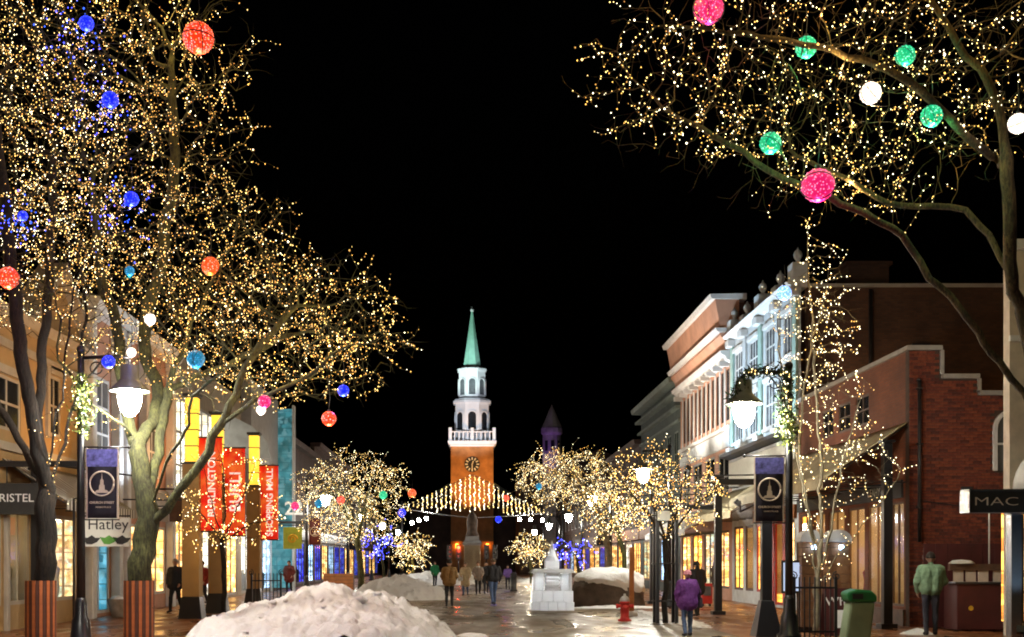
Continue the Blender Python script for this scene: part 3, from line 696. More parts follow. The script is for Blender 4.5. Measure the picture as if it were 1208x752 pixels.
# ------------------------------------------------------------------ LEFT ROW
ca = thing('cream_building', 'yellow cream building with gabled upper storey at left edge', 'building', (XL, 26, 0))
f = Front(ca, -1)
ops = [(27.6, 29.3, 4.8, 6.1), (31.2, 32.2, 5.0, 6.6)]
sh = [(26.4, 28.1, .6, 2.9), (28.4, 29.9, .6, 2.9), (30.2, 31.1, .1, 2.9), (31.4, 33.6, .6, 2.9)]
f.wall(24, 34, 0, 7.4, ops + sh, 'cream_wall')
for u in ops: f.window(*u, 2, 2, 'cream_trim', 'pane_dark', .08); f.bar('window_surround', 'cream_trim', .08, 0, u[0] - .2, u[0] - .01, u[2] - .1, u[3] + .2); f.bar('window_head', 'cream_trim', .1, 0, u[0], u[1] + .15, u[3] + .02, u[3] + .22)
for i, u in enumerate(sh): f.window(*u, 2, 1, 'cream_trim', 'glass', .1); f.shop(*u, ['lit_mix', 'lit_mix', 'lit_warm', 'lit_mix'][i])
f.prof('cornice', 'cream_trim', [(-.3, 7.3), (.3, 7.4), (.45, 7.6), (-.3, 7.6)], 24, 34)
f.bar('frieze', 'cream_trim', .1, 0, 24, 34, 6.75, 6.95); f.bar('string_course', 'cream_trim', .12, 0, 24, 34, 4.3, 4.5)
b = MB(); b.prism([(29.6, 7.6), (33.9, 7.6), (31.75, 9.3)], 'x', f.a(.1), f.a(-.3)); b.build('gable', 'cream_wall', ca)
for a0, a1 in (((29.4, 7.62), (31.75, 9.45)), ((31.75, 9.45), (34.1, 7.62))):
    b = MB(); b.prism([a0, a1, (a1[0], a1[1] + .2), (a0[0], a0[1] + .2)], 'x', f.a(.35), f.a(-.4)); b.build('gable_cornice', 'cream_trim', ca)
for y in (28.2, 29.95, 31.15, 33.7): f.bar('pilaster', 'cream_trim', .1, 0, y, y + .2, 0, 3.2, .02)
side_wall(ca, -17, XL - .3, 34.02, 0, 7.4, 'cream_wall')
f.awning('awning', 'striped pale awning above the cream shop window at left edge', 28.1, 33.9, 4.1, 1.5, 1.0, 'awning_stripe')
t = thing('hanging_sign', 'black hanging shop sign reading RISTEL at left edge', 'sign', (-10.7, 27.9, 2.75))
b = MB(); b.box(-11.9, -9.98, 27.86, 27.94, 2.76, 3.5); b.build('board', 'print_black', t, .01)
text('RISTEL', .27, (-10.97, 27.85, 3.14), (R(90), 0, 0), 'print_white', t, 1.05, align='LEFT')
b = MB(); b.box(-10.98, -9.0, 27.86, 27.94, 3.88, 4.02)
for x in (-10.8, -10.1): b.tube([(x, 27.9, 3.5), (x, 27.9, 3.88)], .015, 5)
b.build('bracket', 'black_metal', t)
for px in (9, 38): pass
post('canopy_post', 'black post under the hanging sign at left edge', -10.35, 28.6, 3.85)

b2 = thing('white_building', 'white and orange fronted shop behind the green lit tree', 'shop', (XL, 34, 0))
f = Front(b2, -1)
ops = [(35.2, 36.6, 4.6, 7.2), (38.2, 39.4, 4.6, 7.2), (40.6, 42.6, 4.6, 7.2)]; sh = [(34.5, 36.6, .1, 2.9), (37.4, 40.2, .5, 2.9), (40.9, 43.4, .5, 2.9)]
f.wall(34, 44, 0, 9.2, ops + sh, 'peach')
for u in ops: f.window(*u, 2, 3, 'white_trim', 'pane_grey', .1)
for i, u in enumerate(sh): f.window(*u, 2, 1, 'white_trim', 'glass', .1); f.shop(*u, ['lit_teal', 'lit_warm', 'lit_warm'][i])
for y in (34.25, 36.9, 37.75, 40.0, 43.6): f.bar('pilaster', 'white_trim', .3, 0, y - .2, y + .2, 0, 8.6, .04); f.bar('capital', 'white_trim', .38, 0, y - .28, y + .28, 8.6, 8.9, .03)
f.prof('cornice', 'white_trim', [(-.3, 8.9), (.4, 8.95), (.6, 9.3), (-.3, 9.35)], 34, 44)
f.bar('fascia', 'cream_trim', .12, 0, 34, 44, 3.1, 4.2)
for i, y in enumerate((36.3, 37.2)): pass
t = thing('shop_sign', 'cream sign reading Hatley with green and brown animals', 'sign', (-8.5, 27.2, 2.2))
b = MB(); b.box(-8.74, -7.72, 27.2, 27.24, 2.0, 2.66); b.build('board', 'sign_cream', t, .005)
text('Hatley', .36, (-8.68, 27.19, 2.5), (R(90), 0, 0), 'print_black', t, 1.0, align='LEFT')
for k, (x, mt) in enumerate(((-8.6, 'print_black'), (-8.2, 'print_green'), (-7.9, 'print_black'))):
    b = MB(); b.prism([(x - .1, 2.06), (x + .02, 2.05), (x + .14, 2.1), (x + .22, 2.2), (x + .1, 2.2), (x + .02, 2.26), (x - .08, 2.2), (x - .2, 2.22), (x - .14, 2.12)], 'y', 27.188, 27.2); b.build('painted_animal', mt, t)
b = MB(); b.tube([(-8.74, 27.22, 2.7), (-8.0, 27.22, 2.7), (-7.7, 27.22, 2.7)], .02, 6); b.tube([(-8.3, 27.22, 2.7), (-8.3, 27.22, 3.1), (-9.0, 27.22, 3.1)], .015, 5); b.tube([(-9.0, 27.22, 3.1), (-9.0, 27.22, 0)], .03, 6); b.build('bracket', 'black_metal', t)
for k, (x, y) in enumerate(((-10.3, 35.2), (-10.35, 37.0))):
    t = thing('planter_pot', ['round pale planter pot beside the left lamp post', 'round pale planter pot farther behind the left lamp post'][k], 'planter', (x, y, 0))
    b = MB(); b.lathe([(.2, 0), (.28, .3), (.34, .52), (.36, .55), (.3, .55), (.28, .48)], (x, y, 0), 16); b.build('pot', 'planter', t)
    b = MB(); b.ball((x, y, .55), .27, 12, 6, sc3=(1, 1, .4)); b.build('snow_top', 'snow_clean', t)

# shopping mall
ml = thing('mall_building', 'shopping mall front with lit glass and grey panel', 'building', (XL, 44, 0))
f = Front(ml, -1)
ops = [(45, 47.5, 4, 8), (48.2, 52, 4, 8), (53, 57, 4, 8.2)]; sh = [(44.6, 47.6, .1, 3.3), (48.2, 52.2, .1, 3.3), (53, 57, .1, 3.3), (58, 62, .1, 3.3), (63, 66.8, .1, 3.3)]
f.wall(44, 67, 0, 9.6, ops + sh, 'cream_trim')
for u in ops: f.window(*u, 3, 3, 'grey_trim', 'glass', .1); f.shop(*u, 'lit_white', shelf=False)
for i, u in enumerate(sh): f.window(*u, 3, 1, 'grey_trim', 'glass', .12); f.shop(*u, ['lit_warm', 'lit_white', 'lit_warm', 'lit_white', 'lit_cool'][i])
f.bar('grey_panel', 'grey_trim', .5, 0, 58, 66.2, 3.6, 10.6); f.bar('canopy_slab', 'wood_dark', 1.8, 0, 45, 57.6, 3.36, 3.6)
b = MB(); b.box(f.a(.1), f.a(1.3), 66.4, 66.9, .2, 10.2); b.build('glass_fin', 'fin_teal', ml)
b = MB()
for x in (f.a(.08), f.a(1.32)): b.box(x - .05, x + .05, 66.3, 66.95, 0, 10.4)
b.build('fin_frame', 'bluestone', ml)
b = MB(); b.prism([(f.a(0) , 6.2), (f.a(2.4), 6.2), (f.a(2.2), 7.0), (f.a(1.6), 7.6), (f.a(.8), 8.0), (f.a(0), 8.1)], 'y', 52, 52.2); b.build('arched_panel', 'bluestone', ml)
t = thing('hanging_sign', 'dark brown blank hanging sign right of the green lit tree', 'sign', (-8.9, 40, 3.1))
b = MB(); b.box(-10.0, -9.05, 39.96, 40.04, 3.0, 3.9); b.build('board', 'wood_dark', t, .01)
b = MB(); b.tube([(-11, 40, 4.1), (-9, 40, 4.1)], .03, 6); b.tube([(-9.8, 40, 3.9), (-9.8, 40, 4.1)], .015, 5); b.tube([(-9.25, 40, 3.9), (-9.25, 40, 4.1)], .015, 5); b.build('bracket', 'black_metal', t)
def pylon(x, y, ztop, label):
    t = thing('lantern_pylon', label, 'pylon', (x, y, 0), 'lit pylons before the mall')
    b = MB(); b.lathe([(.5, 0), (.48, .04), (.37, .62), (.36, .64)], (x, y, 0), 4, smooth=False, phase=R(45)); b.build('base', 'black_metal', t, .01)
    b = MB(); b.box(x - .25, x + .25, y - .25, y + .25, .64, ztop - 2.05); b.build('shaft', 'cream_wall', t, .015)
    z0 = ztop - 2.0
    for k in range(4):
        b = MB(); b.box(x - .17, x + .17, y - .17, y + .17, z0 + k * .47, z0 + k * .47 + .44); b.build('lantern_panel', 'lantern_yellow', t)
    for k in range(5): b = MB(); b.box(x - .2, x + .2, y - .2, y + .2, z0 + k * .47 - .028, z0 + k * .47 - .002); b.build('lantern_frame', 'dark_metal', t)
    b = MB(); b.box(x - .27, x + .27, y - .27, y + .27, z0 - .075, z0 - .03); b.box(x - .24, x + .24, y - .24, y + .24, ztop - .11, ztop - .03); b.build('cap', 'dark_metal', t)
    return t
def red_banner(x0, x1, y, z0, z1, txt, label, size):
    t = thing('red_banner', label, 'banner', ((x0 + x1) / 2, y, z0), 'red banners of the mall')
    b = MB(); n = 12; vs = []; fs = []
    for j in range(n + 1):
        for i in range(5):
            u = i / 4; v = j / n; vs.append((x0 + (x1 - x0) * u, y + .035 * math.sin(v * 7 + u * 2), z0 + (z1 - z0) * v))
    for j in range(n):
        for i in range(4): fs.append((j * 5 + i, j * 5 + i + 1, (j + 1) * 5 + i + 1, (j + 1) * 5 + i))
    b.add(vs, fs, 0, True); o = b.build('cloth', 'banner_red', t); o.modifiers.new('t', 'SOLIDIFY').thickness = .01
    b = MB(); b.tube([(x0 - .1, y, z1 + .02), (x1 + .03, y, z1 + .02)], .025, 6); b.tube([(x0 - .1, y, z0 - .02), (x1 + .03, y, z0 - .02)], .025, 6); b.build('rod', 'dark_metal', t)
    text(txt, size, ((x0 + x1) / 2 + .06, y - .06, (z0 + z1) / 2), (R(90), R(-90), 0), 'print_glow', t, 1., bold=.006)
pylon(-7.96, 34.5, 6.55, 'nearest gold pylon with yellow lantern top and black flared foot')
pylon(-8.0, 38.2, 6.5, 'middle gold pylon with yellow lantern behind the red banners')
pylon(-8.0, 44.8, 6.55, 'farthest gold pylon with yellow lantern beside the shopping mall banner')
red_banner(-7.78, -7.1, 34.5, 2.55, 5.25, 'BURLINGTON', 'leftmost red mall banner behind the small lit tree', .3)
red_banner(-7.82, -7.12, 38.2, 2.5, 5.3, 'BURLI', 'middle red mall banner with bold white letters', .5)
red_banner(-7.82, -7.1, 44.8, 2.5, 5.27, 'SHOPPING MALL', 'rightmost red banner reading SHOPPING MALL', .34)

for k, (y0, y1, h, mt, lm) in enumerate([(67, 86, 9.0, 'brick_dark', ('lit_cool', 'lit_blue', 'lit_blue', 'lit_cool')), (86, 112, 10.0, 'brick_dark', ('lit_blue', 'lit_warm', 'lit_cool', 'lit_blue')), (112, 148, 8.5, 'brick_dark', ('lit_warm', 'lit_blue', 'lit_warm'))]):
    t = thing('brick_building', ['dark brick building with blue lit shop windows left of the street', 'dark brick building behind the dome shaped lit tree', 'farthest dark brick building on the left of the street'][k], 'building', (XL, y0, 0))
    f = Front(t, -1); nb = int((y1 - y0) / 4.2); st = (y1 - y0) / nb
    up = [(y0 + .9 + st * i, y0 + 2.5 + st * i, 5, 7) for i in range(nb)]; sh = [(y0 + .4 + st * i, y0 + st - .5 + st * i, .2, 3.0) for i in range(nb)]
    f.wall(y0, y1, 0, h, up + sh, mt)
    for u in up: f.window(*u, 2, 2, 'grey_trim', 'pane_dark', .1)
    for i, u in enumerate(sh): f.window(*u, 3, 1, 'dark_metal', 'glass', .12); f.shop(*u, lm[i % len(lm)])
    f.bar('fascia', 'dark_metal', .15, 0, y0 + .2, y1 - .2, 3.1, 3.8); f.prof('cornice', 'brick_dark', [(-.3, h), (.4, h), (.5, h + .3), (-.3, h + .3)], y0, y1)
    side_wall(t, -20, XL - .3, y0 + .02, 0, h, mt)
t = thing('hanging_sign', 'lime green square sign with yellow swirl above a pale doorway', 'sign', (-9.2, 60, 2.3))
b = MB(); b.box(-9.25, -8.3, 59.97, 60.03, 2.3, 3.4); b.build('board', 'sign_lime', t, .01)
b = MB(); b.tube([(-8.78 + .26 * (1 - a_ / 26) * math.cos(a_ * .5), 59.95, 2.8 + .24 * (1 - a_ / 26) * math.sin(a_ * .5)) for a_ in range(22)], .05, 5); b.build('painted_swirl', 'print_yellow', t)
b = MB(); b.tube([(-11, 60, 3.5), (-8.2, 60, 3.5)], .03, 6); b.build('bracket', 'black_metal', t)
t = thing('shop_sign', 'white number sign 22 above the dark fascia by the mall', 'sign', (-9.0, 64, 4.0))
text('22', 1.0, (-9.3, 64, 4.5), (R(90), 0, 0), 'print_white', t, bold=.02)
b = MB(); b.box(-11, -8.7, 64.05, 64.15, 3.7, 3.85); b.build('bracket', 'print_black', t)

# ------------------------------------------------------------------ CHURCH
D = 169.
ch = thing('church', 'brick church with white belfry and green spire at street end', 'church', (PX(557, D), D, 0))
cx = PX(557, D); K = D / FPX
def cz(py): return PZ(py, D)
hw = 25 * K
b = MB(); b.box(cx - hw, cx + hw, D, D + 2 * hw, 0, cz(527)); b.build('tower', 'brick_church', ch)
b = MB(); b.prism([(cx - 9, 0), (cx + 9, 0), (cx + 9, 9), (cx, 14.5), (cx - 9, 9)], 'y', D + 2, D + 26); b.build('nave', 'brick_dark', ch)
b = MB()
for s_ in (-1, 1): b.prism([(cx + s_ * 9.6, 8.7), (cx, 14.6), (cx, 15.0), (cx + s_ * 9.6, 9.1)], 'y', D + 1.8, D + 26)
b.build('roof', 'greendark', ch)
b = MB()
for h0, e_ in ((527, 1.5), (524.5, 3.2), (522.5, 4)): b.box(cx - hw - e_ * K * .9, cx + hw + e_ * K * .9, D - e_ * K * .9, D + 2 * hw + e_ * K * .9, cz(h0), cz(h0 - 2.2))
b.build('tower_cornice', 'steeple_white', ch)
b = MB(); e_ = hw + .1; z0, z1 = cz(520), cz(509)
for s_ in range(11):
    x = cx - e_ + 2 * e_ * s_ / 10; w_ = .22 if s_ % 5 == 0 else .09
    for y in (D, D + 2 * e_): b.box(x - w_, x + w_, y - w_, y + w_, z0, z1 + (.5 if s_ % 5 == 0 else -.15))
    if 0 < s_ < 10:
        for xx in (cx - e_, cx + e_): b.box(xx - w_, xx + w_, D + 2 * e_ * s_ / 10 - w_, D + 2 * e_ * s_ / 10 + w_, z0, z1 - .15)
b.box(cx - e_, cx + e_, D - .12, D + .12, z1 - .15, z1); b.box(cx - e_, cx + e_, D + 2 * e_ - .12, D + 2 * e_ + .12, z1 - .15, z1)
b.box(cx - e_ - .12, cx - e_ + .12, D, D + 2 * e_, z1 - .152, z1 - .002); b.box(cx + e_ - .12, cx + e_ + .12, D, D + 2 * e_, z1 - .152, z1 - .002)
b.build('balustrade', 'steeple_white', ch)
yc = D + hw
def octa(name, r, z0, z1, mat, sides=8):
    q = MB(); q.lathe([(r, z0), (r, z1)], (cx, yc, 0), sides, smooth=False, phase=math.pi / sides); return q.build(name, mat, ch)
def arcades(r, z0, z1, w_, mat, part, frame=.14):
    for k in range(8):
        a = math.pi / 4 * k; ap = r * math.cos(math.pi / 8)
        q = MB(); q.prism(arch_poly(-w_ / 2, w_ / 2, z0, z1), 'y', -.06, .04); o = q.build(part, mat, ch, local=True)
        o.location = (ap * math.sin(a), hw - ap * math.cos(a), 0); o.rotation_euler = (0, 0, a)
        q = MB(); arch_ring(q, -w_ / 2 - frame, w_ / 2 + frame, z0, z1 + frame, frame, -.14, -.02); f_ = q.build('surround', 'steeple_white', o, local=True)
r1 = 21.5 * K / math.cos(math.pi / 8) * .98
octa('belfry_base', r1, cz(520), cz(508), 'steeple_white'); octa('belfry', r1 * .94, cz(508), cz(474), 'steeple_white')
arcades(r1 * .94, cz(506), cz(485), 1.15, 'pane_dark', 'belfry_opening', .2)
octa('belfry_cornice', r1 * 1.06, cz(474), cz(471), 'steeple_white'); octa('belfry_roof', r1 * .98, cz(471), cz(469), 'steeple_white')
r2 = 17 * K
octa('lantern', r2, cz(469), cz(435), 'steeple_white'); arcades(r2, cz(464), cz(445), .95, 'pane_grey', 'lantern_window', .16)
octa('lantern_cornice', r2 * 1.1, cz(435), cz(432.5), 'steeple_white'); octa('spire_base', r2 * .8, cz(432.5), cz(429.5), 'steeple_white')
q = MB(); q.lathe([(11.2 * K, cz(429.5)), (10.4 * K, cz(424)), (5.4 * K, cz(392)), (.16, cz(363))], (cx, yc, 0), 8, smooth=False, phase=math.pi / 8); q.build('spire', 'copper_green', ch)
q = MB(); q.tube([(cx, yc, cz(365)), (cx, yc, cz(357))], .08, 6); q.ball((cx, yc, cz(361)), .28, 10, 6); q.build('finial', 'steeple_white', ch)
# clock
zc = cz(548)
q = MB(); q.lathe([(9.2 * K, 0), (9.2 * K, .06)], (0, 0, 0), 32); o = q.build('clock_face', 'print_black', ch, local=True); o.rotation_euler = (R(90), 0, 0); o.location = (0, -.01, zc)
for k in range(12):
    a = math.pi / 6 * k; q = MB(); q.box(-.09, .09, -.05, 0, .62, 1.0); h_ = q.build('numeral', 'print_white', o, local=True); h_.rotation_euler = (R(-90), 0, 0); h_.rotation_euler = Euler((R(-90), 0, a)); h_.location = (0, 0, .06)
q = MB(); q.box(-.07, .07, -.06, 0, -.1, .8); h_ = q.build('clock_hand', 'print_white', o, local=True); h_.rotation_euler = (R(-90), 0, R(180)); h_.location = (0, 0, .14)
q = MB(); q.box(-.08, .08, -.06, 0, -.1, .5); h_ = q.build('clock_hand', 'print_white', o, local=True); h_.rotation_euler = (R(-90), 0, R(-20)); h_.location = (0, 0, .14)
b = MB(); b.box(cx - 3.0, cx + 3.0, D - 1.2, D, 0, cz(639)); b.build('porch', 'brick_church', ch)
for s_ in (-1, 1):
    b = MB(); b.box(cx + s_ * 2.15 - .18, cx + s_ * 2.15 + .18, D - 1.6, D - 1.22, cz(647), cz(642)); b.build('wall_lantern', 'lantern_orange', ch)
b = MB(); b.box(cx - .9, cx + .9, D - 1.26, D - 1.2, 0, 3.2); b.build('door', 'wood', ch)
flood((-10.8, 140, 9.2), (cx, D, cz(478)), (.78, .87, 1), 34000, R(26), 'roof edge floodlight left of the church aimed at its white belfry')
flood((10.9, 140, 10.2), (cx, D, cz(478)), (.78, .87, 1), 12000, R(26), 'roof edge floodlight right of the church aimed at its white belfry')
flood((-10.8, 143, 9.2), (cx, D + 3, cz(398)), (.75, 1, .9), 70000, R(20), 'roof edge floodlight aimed at the green church spire')
flood((cx + 1.5, D - 14, .4), (cx, D, cz(552)), (1, .5, .16), 26000, R(30), 'warm ground floodlight aimed at the church clock')
# purple lit turret
D2 = 150.; x = PX(651, D2)
tu = thing('turret', 'dark stone turret lit purple right of the church', 'tower', (x, D2, 0))
b = MB(); b.lathe([(1.15, 0), (1.15, 17.6), (1.35, 17.9), (1.35, 18.5), (1.1, 18.6)], (x, D2, 0), 12, smooth=False); b.build('shaft', 'tower_stone', tu)
b = MB(); b.lathe([(1.3, 18.6), (.85, 19.6), (.35, 20.8), (.03, 21.5)], (x, D2, 0), 12, smooth=False); b.build('roof', 'tower_stone', tu)
for k in range(3):
    b = MB(); a = -math.pi / 2 + (k - 1) * .7; b.box(-.2, .2, -.05, .05, 0, 1.3); o = b.build('window', 'pane_dark', tu, local=True); o.location = (1.16 * math.cos(a), 1.16 * math.sin(a), 15.6); o.rotation_euler = (0, 0, a + math.pi / 2)
flood((x - 3, D2 - 6, 9.5), (x, D2, 16.6), (.42, .04, 1), 1100, R(34), 'purple floodlight below the stone turret')
b = MB(); b.box(x - 4, x + 16, D2 + 1.6, D2 + 14, 0, 12.5); b.prism([(x - 4, 12.5), (x + 16, 12.5), (x + 6, 16)], 'y', D2 + 1.6, D2 + 14); b.build('hall', 'brick_dark', tu)

# monument
D3 = 105.; x = PX(557, D3)
t = thing('monument', 'stone monument pedestal with dark column before the church', 'monument', (x, D3, 0))
b = MB(); b.box(x - .95, x + .95, D3 - .95, D3 + .95, 0, .35); b.box(x - .72, x + .72, D3 - .72, D3 + .72, .352, 3.1); b.build('pedestal', 'coat_tan', t, .04)
b = MB(); b.lathe([(1.1, 3.1), (1.25, 3.3), (.9, 3.55), (.8, 3.9)], (x, D3, 0), 4, smooth=False, phase=R(45)); b.build('cap', 'grey_trim', t)
b = MB(); b.lathe([(.6, 3.9), (.42, 4.4), (.5, 5.2), (.36, 5.8), (.14, 6.0), (.2, 6.25), (.14, 6.5), (.03, 6.6)], (x, D3, 0), 12); b.build('statue', 'rock', t)
for k, xx in enumerate((PX(530, 100), PX(541, 100), PX(574, 100), PX(584, 100))):
    t = thing('traffic_signal', ['leftmost traffic signal before the church porch', 'traffic signal with red lamp lit beside the monument', 'traffic signal just right of the stone monument', 'rightmost traffic signal before the church porch'][k], 'traffic light', (xx, 100, 0))
    b = MB(); b.tube([(xx, 100, 0), (xx, 100, 2.4)], .06, 8); b.build('pole', 'black_metal', t)
    b = MB(); b.box(xx - .22, xx + .22, 99.9, 100.2, 1.85, 3.1); b.build('housing', 'black_metal', t, .02)
    for j in range(3):
        b = MB(); b.lathe([(.14, 0), (.14, .05), (.05, .1)], (0, 0, 0), 12); o = b.build('lens', 'signal_red' if (k == 1 and j == 0) else 'pane_grey', t, local=True); o.rotation_euler = (R(90), 0, 0); o.location = (0, -.1, 2.85 - j * .4)
    if k == 1: light('signal_light', (xx, 99.5, 2.6), 60, (1, .06, .02), t, .1)

# ------------------------------------------------------------------ STREET LAMPS
def lamp_proto():
    t = thing('street_lamp', 'x', 'street lamp')
    b = MB(); b.lathe([(.26, 0), (.26, .12), (.2, .16), (.18, .5), (.13, .6), (.12, .85), (.09, .95)], n=12); b.build('base', 'black_metal', t)
    b = MB(); b.tube([(0, 0, .9), (0, 0, 5.75)], [.085, .065], 12); b.ball((0, 0, 5.78), .09, 10, 6); b.build('pole', 'black_metal', t)
    b = MB(); b.tube([(0, 0, 5.62), (.5, 0, 5.64), (.95, 0, 5.62)], .035, 8); b.tube([(0, 0, 5.15), (.2, 0, 5.3), (.42, 0, 5.58)], .022, 6)
    b.tube([(.3 + .12 * math.cos(a_ * .6), 0, 5.42 + .12 * math.sin(a_ * .6)) for a_ in range(11)], .014, 5); b.tube([(.95, 0, 5.64), (.95, 0, 5.45)], .03, 8); b.build('arm', 'black_metal', t)
    b = MB(); b.lathe([(.06, 5.5), (.17, 5.48), (.18, 5.2), (.21, 5.16), (.36, 5.02), (.4, 4.97), (.38, 4.965), (.2, 5.06)], (.95, 0, 0), 20); b.build('hood', 'hood_metal', t)
    b = MB(); b.lathe([(.19, 5.02), (.225, 4.9), (.22, 4.76), (.17, 4.6), (.09, 4.5), (.01, 4.47)], (.95, 0, 0), 18); g = b.build('globe', 'globe', t)
    return t, g
lamp0, _ = lamp_proto()
lamp_spots = [  # x, y, side of arm, label
    (-7.5, 23.1, 1, 'black street lamp with glowing globe beside the green lit tree'), (6.8, 25, -1, 'black garlanded street lamp before the pale blue building'),
    (7.3, 42.6, -1, 'street lamp with globe inside the crown of the guarded tree'), (-8.07, 60, 1, 'street lamp with maroon banner near the lime green sign'), (7.3, 60, -1, 'street lamp behind the boulder with dark banner'),
    (-8.4, 84, 1, 'street lamp standing before the dome shaped lit tree trunk'), (8.2, 84, -1, 'street lamp right of the ice sculpture spire'), (-8.3, 104, 1, 'far street lamp left of the round lit tree'), (8.2, 104, -1, 'far street lamp right of the round lit tree'),
    (-7.6, 15.8, 1, 'unseen street lamp added on the left pavement nearest the viewer'),  # lamp added out of frame to light the snow pile
    (-8.2, 126, 1, 'farthest street lamp on the left side'), (8.2, 126, -1, 'farthest street lamp on the right side')]
for i, (x, y, s_, lb) in enumerate(lamp_spots):
    o = lamp0 if i == 0 else copy_tree(lamp0)
    o.location = (x, y, 0); o.rotation_euler = (0, 0, 0 if s_ > 0 else math.pi); o['label'] = lb; o['group'] = 'street lamps along both pavements'
def street_banner(x, y, s_, label, cloth, small=False):
    x0, x1 = (x + s_ * .12, x + s_ * .72); xm = (x0 + x1) / 2
    t = thing('street_banner', label, 'banner', (xm, y, 2.5), 'lamp post banners')
    b = MB(); n = 10; vs = []; fs = []
    for j in range(n + 1):
        for i in range(4): u = i / 3; v = j / n; vs.append((x0 + (x1 - x0) * u, y + .02 * math.sin(v * 6 + u * 3), 2.5 + 1.35 * v))
    for j in range(n):
        for i in range(3): fs.append((j * 4 + i, j * 4 + i + 1, (j + 1) * 4 + i + 1, (j + 1) * 4 + i))
    b.add(vs, fs, 0, True); o = b.build('cloth', cloth, t); o.modifiers.new('t', 'SOLIDIFY').thickness = .008
    yf = y - .04
    b = MB(); b.tube([(x, y, 3.88), (x + s_ * .92, y, 3.88)], .02, 6); b.ball((x + s_ * .94, y, 3.88), .035, 8, 6); b.tube([(x, y, 2.47), (x + s_ * .75, y, 2.47)], .015, 6); b.build('rod', 'black_metal', t)
    b = MB(); b.box(min(x0, x1), max(x0, x1), yf - .002, yf + .002, 3.5, 3.84); b.build('printed_lights', 'print_blue', t) if not small else None
    b = MB(); b.tube([(xm + .235 * math.cos(a_ * math.pi / 12), yf, 3.17 + .235 * math.sin(a_ * math.pi / 12)) for a_ in range(25)], .018, 5); b.build('emblem_ring', 'print_pale', t)
    b = MB(); b.prism([(xm - .06, 3.02), (xm + .06, 3.02), (xm + .05, 3.14), (xm + .035, 3.15), (xm + .03, 3.24), (xm + .01, 3.26), (xm, 3.4), (xm - .01, 3.26), (xm - .03, 3.24), (xm - .035, 3.15), (xm - .05, 3.14)], 'y', yf - .003, yf + .003); b.build('emblem_steeple', 'print_pale', t)
    b = MB(); b.prism([(xm - .15, 2.99), (xm + .15, 2.99), (xm + .1, 3.04), (xm, 3.06), (xm - .1, 3.04)], 'y', yf - .006, yf - .0035); b.build('emblem_hill', 'print_pale', t)
    if not small:
        text('CHURCH STREET', .062, (xm, yf - .004, 2.8), (R(90), 0, 0), 'print_pale', t, 1., bold=.002)
        text('MARKETPLACE', .045, (xm + .03, yf - .004, 2.71), (R(90), 0, 0), 'print_pale', t)
    b = MB(); e0, e1 = min(x0, x1), max(x0, x1)
    for xx in (e0, e1): b.box(xx - .012, xx + .012, y - .03, y + .03, 2.48, 3.87)
    b.build('hem', 'print_pale', t)
street_banner(-7.5, 23.1, 1, 'dark blue steeple emblem banner on the left lamp post', 'navy_cloth')
street_banner(6.8, 25, -1, 'dark blue steeple emblem banner on the right lamp post', 'navy_cloth')
street_banner(-8.07, 60, 1, 'maroon steeple emblem banner beside the lime green sign', 'maroon_cloth', True)
street_banner(7.3, 60, -1, 'dark steeple emblem banner behind the boulder', 'navy_cloth', True)
street_banner(-8.4, 84, 1, 'small dark steeple banner before the dome shaped tree', 'navy_cloth', True)

# ------------------------------------------------------------------ foliage scatter (garlands)
def leaf_mesh(name, pts, mats, parent, size=.05, per=1, seed=1):
    rr = random.Random(seed); vs = []; fs = []; mi = []
    for p in pts:
        for _ in range(per):
            a = Vector((rr.gauss(0, 1), rr.gauss(0, 1), rr.gauss(0, 1))).normalized(); c_ = a.cross(Vector((rr.gauss(0, 1), rr.gauss(0, 1), rr.gauss(0, 1)))).normalized()
            s_ = size * rr.uniform(.6, 1.4); q = Vector(p) + Vector((rr.gauss(0, .05), rr.gauss(0, .05), rr.gauss(0, .05)))
            o = len(vs); vs += [q - c_ * s_ * .28, q + a * s_, q + c_ * s_ * .28, q - a * s_]; fs.append((o, o + 1, o + 2, o + 3)); mi.append(rr.randrange(len(mats)))
    b = MB(); b.v = [tuple(v) for v in vs]; b.f = fs; b.mi = mi; b.sm = [False] * len(fs)
    return b.build(name, mats, parent)
def garland(path, label, mats, seed, w_=.055, dens=420, bulbs=30):
    t = thing('garland', label, 'garland', path[0]); rr = random.Random(seed); pts = []
    seg = [(Vector(path[i]), Vector(path[i + 1])) for i in range(len(path) - 1)]; tot = sum((q - p).length for p, q in seg)
    for p, q in seg:
        for _ in range(int(dens * (q - p).length / tot) + 1): pts.append(p.lerp(q, rr.random()) + Vector((rr.gauss(0, w_), rr.gauss(0, w_), rr.gauss(0, w_))))
    leaf_mesh('foliage', pts, mats, t, .055, 2, seed)
    b = MB(); b.tube(path, .02, 5); b.build('stem', 'bark_b', t)
    put_bulbs(t, [pts[rr.randrange(len(pts))] + Vector((0, -.06, 0)) for _ in range(bulbs)], .018, ['bulb_warm', 'bulb_white'], seed)

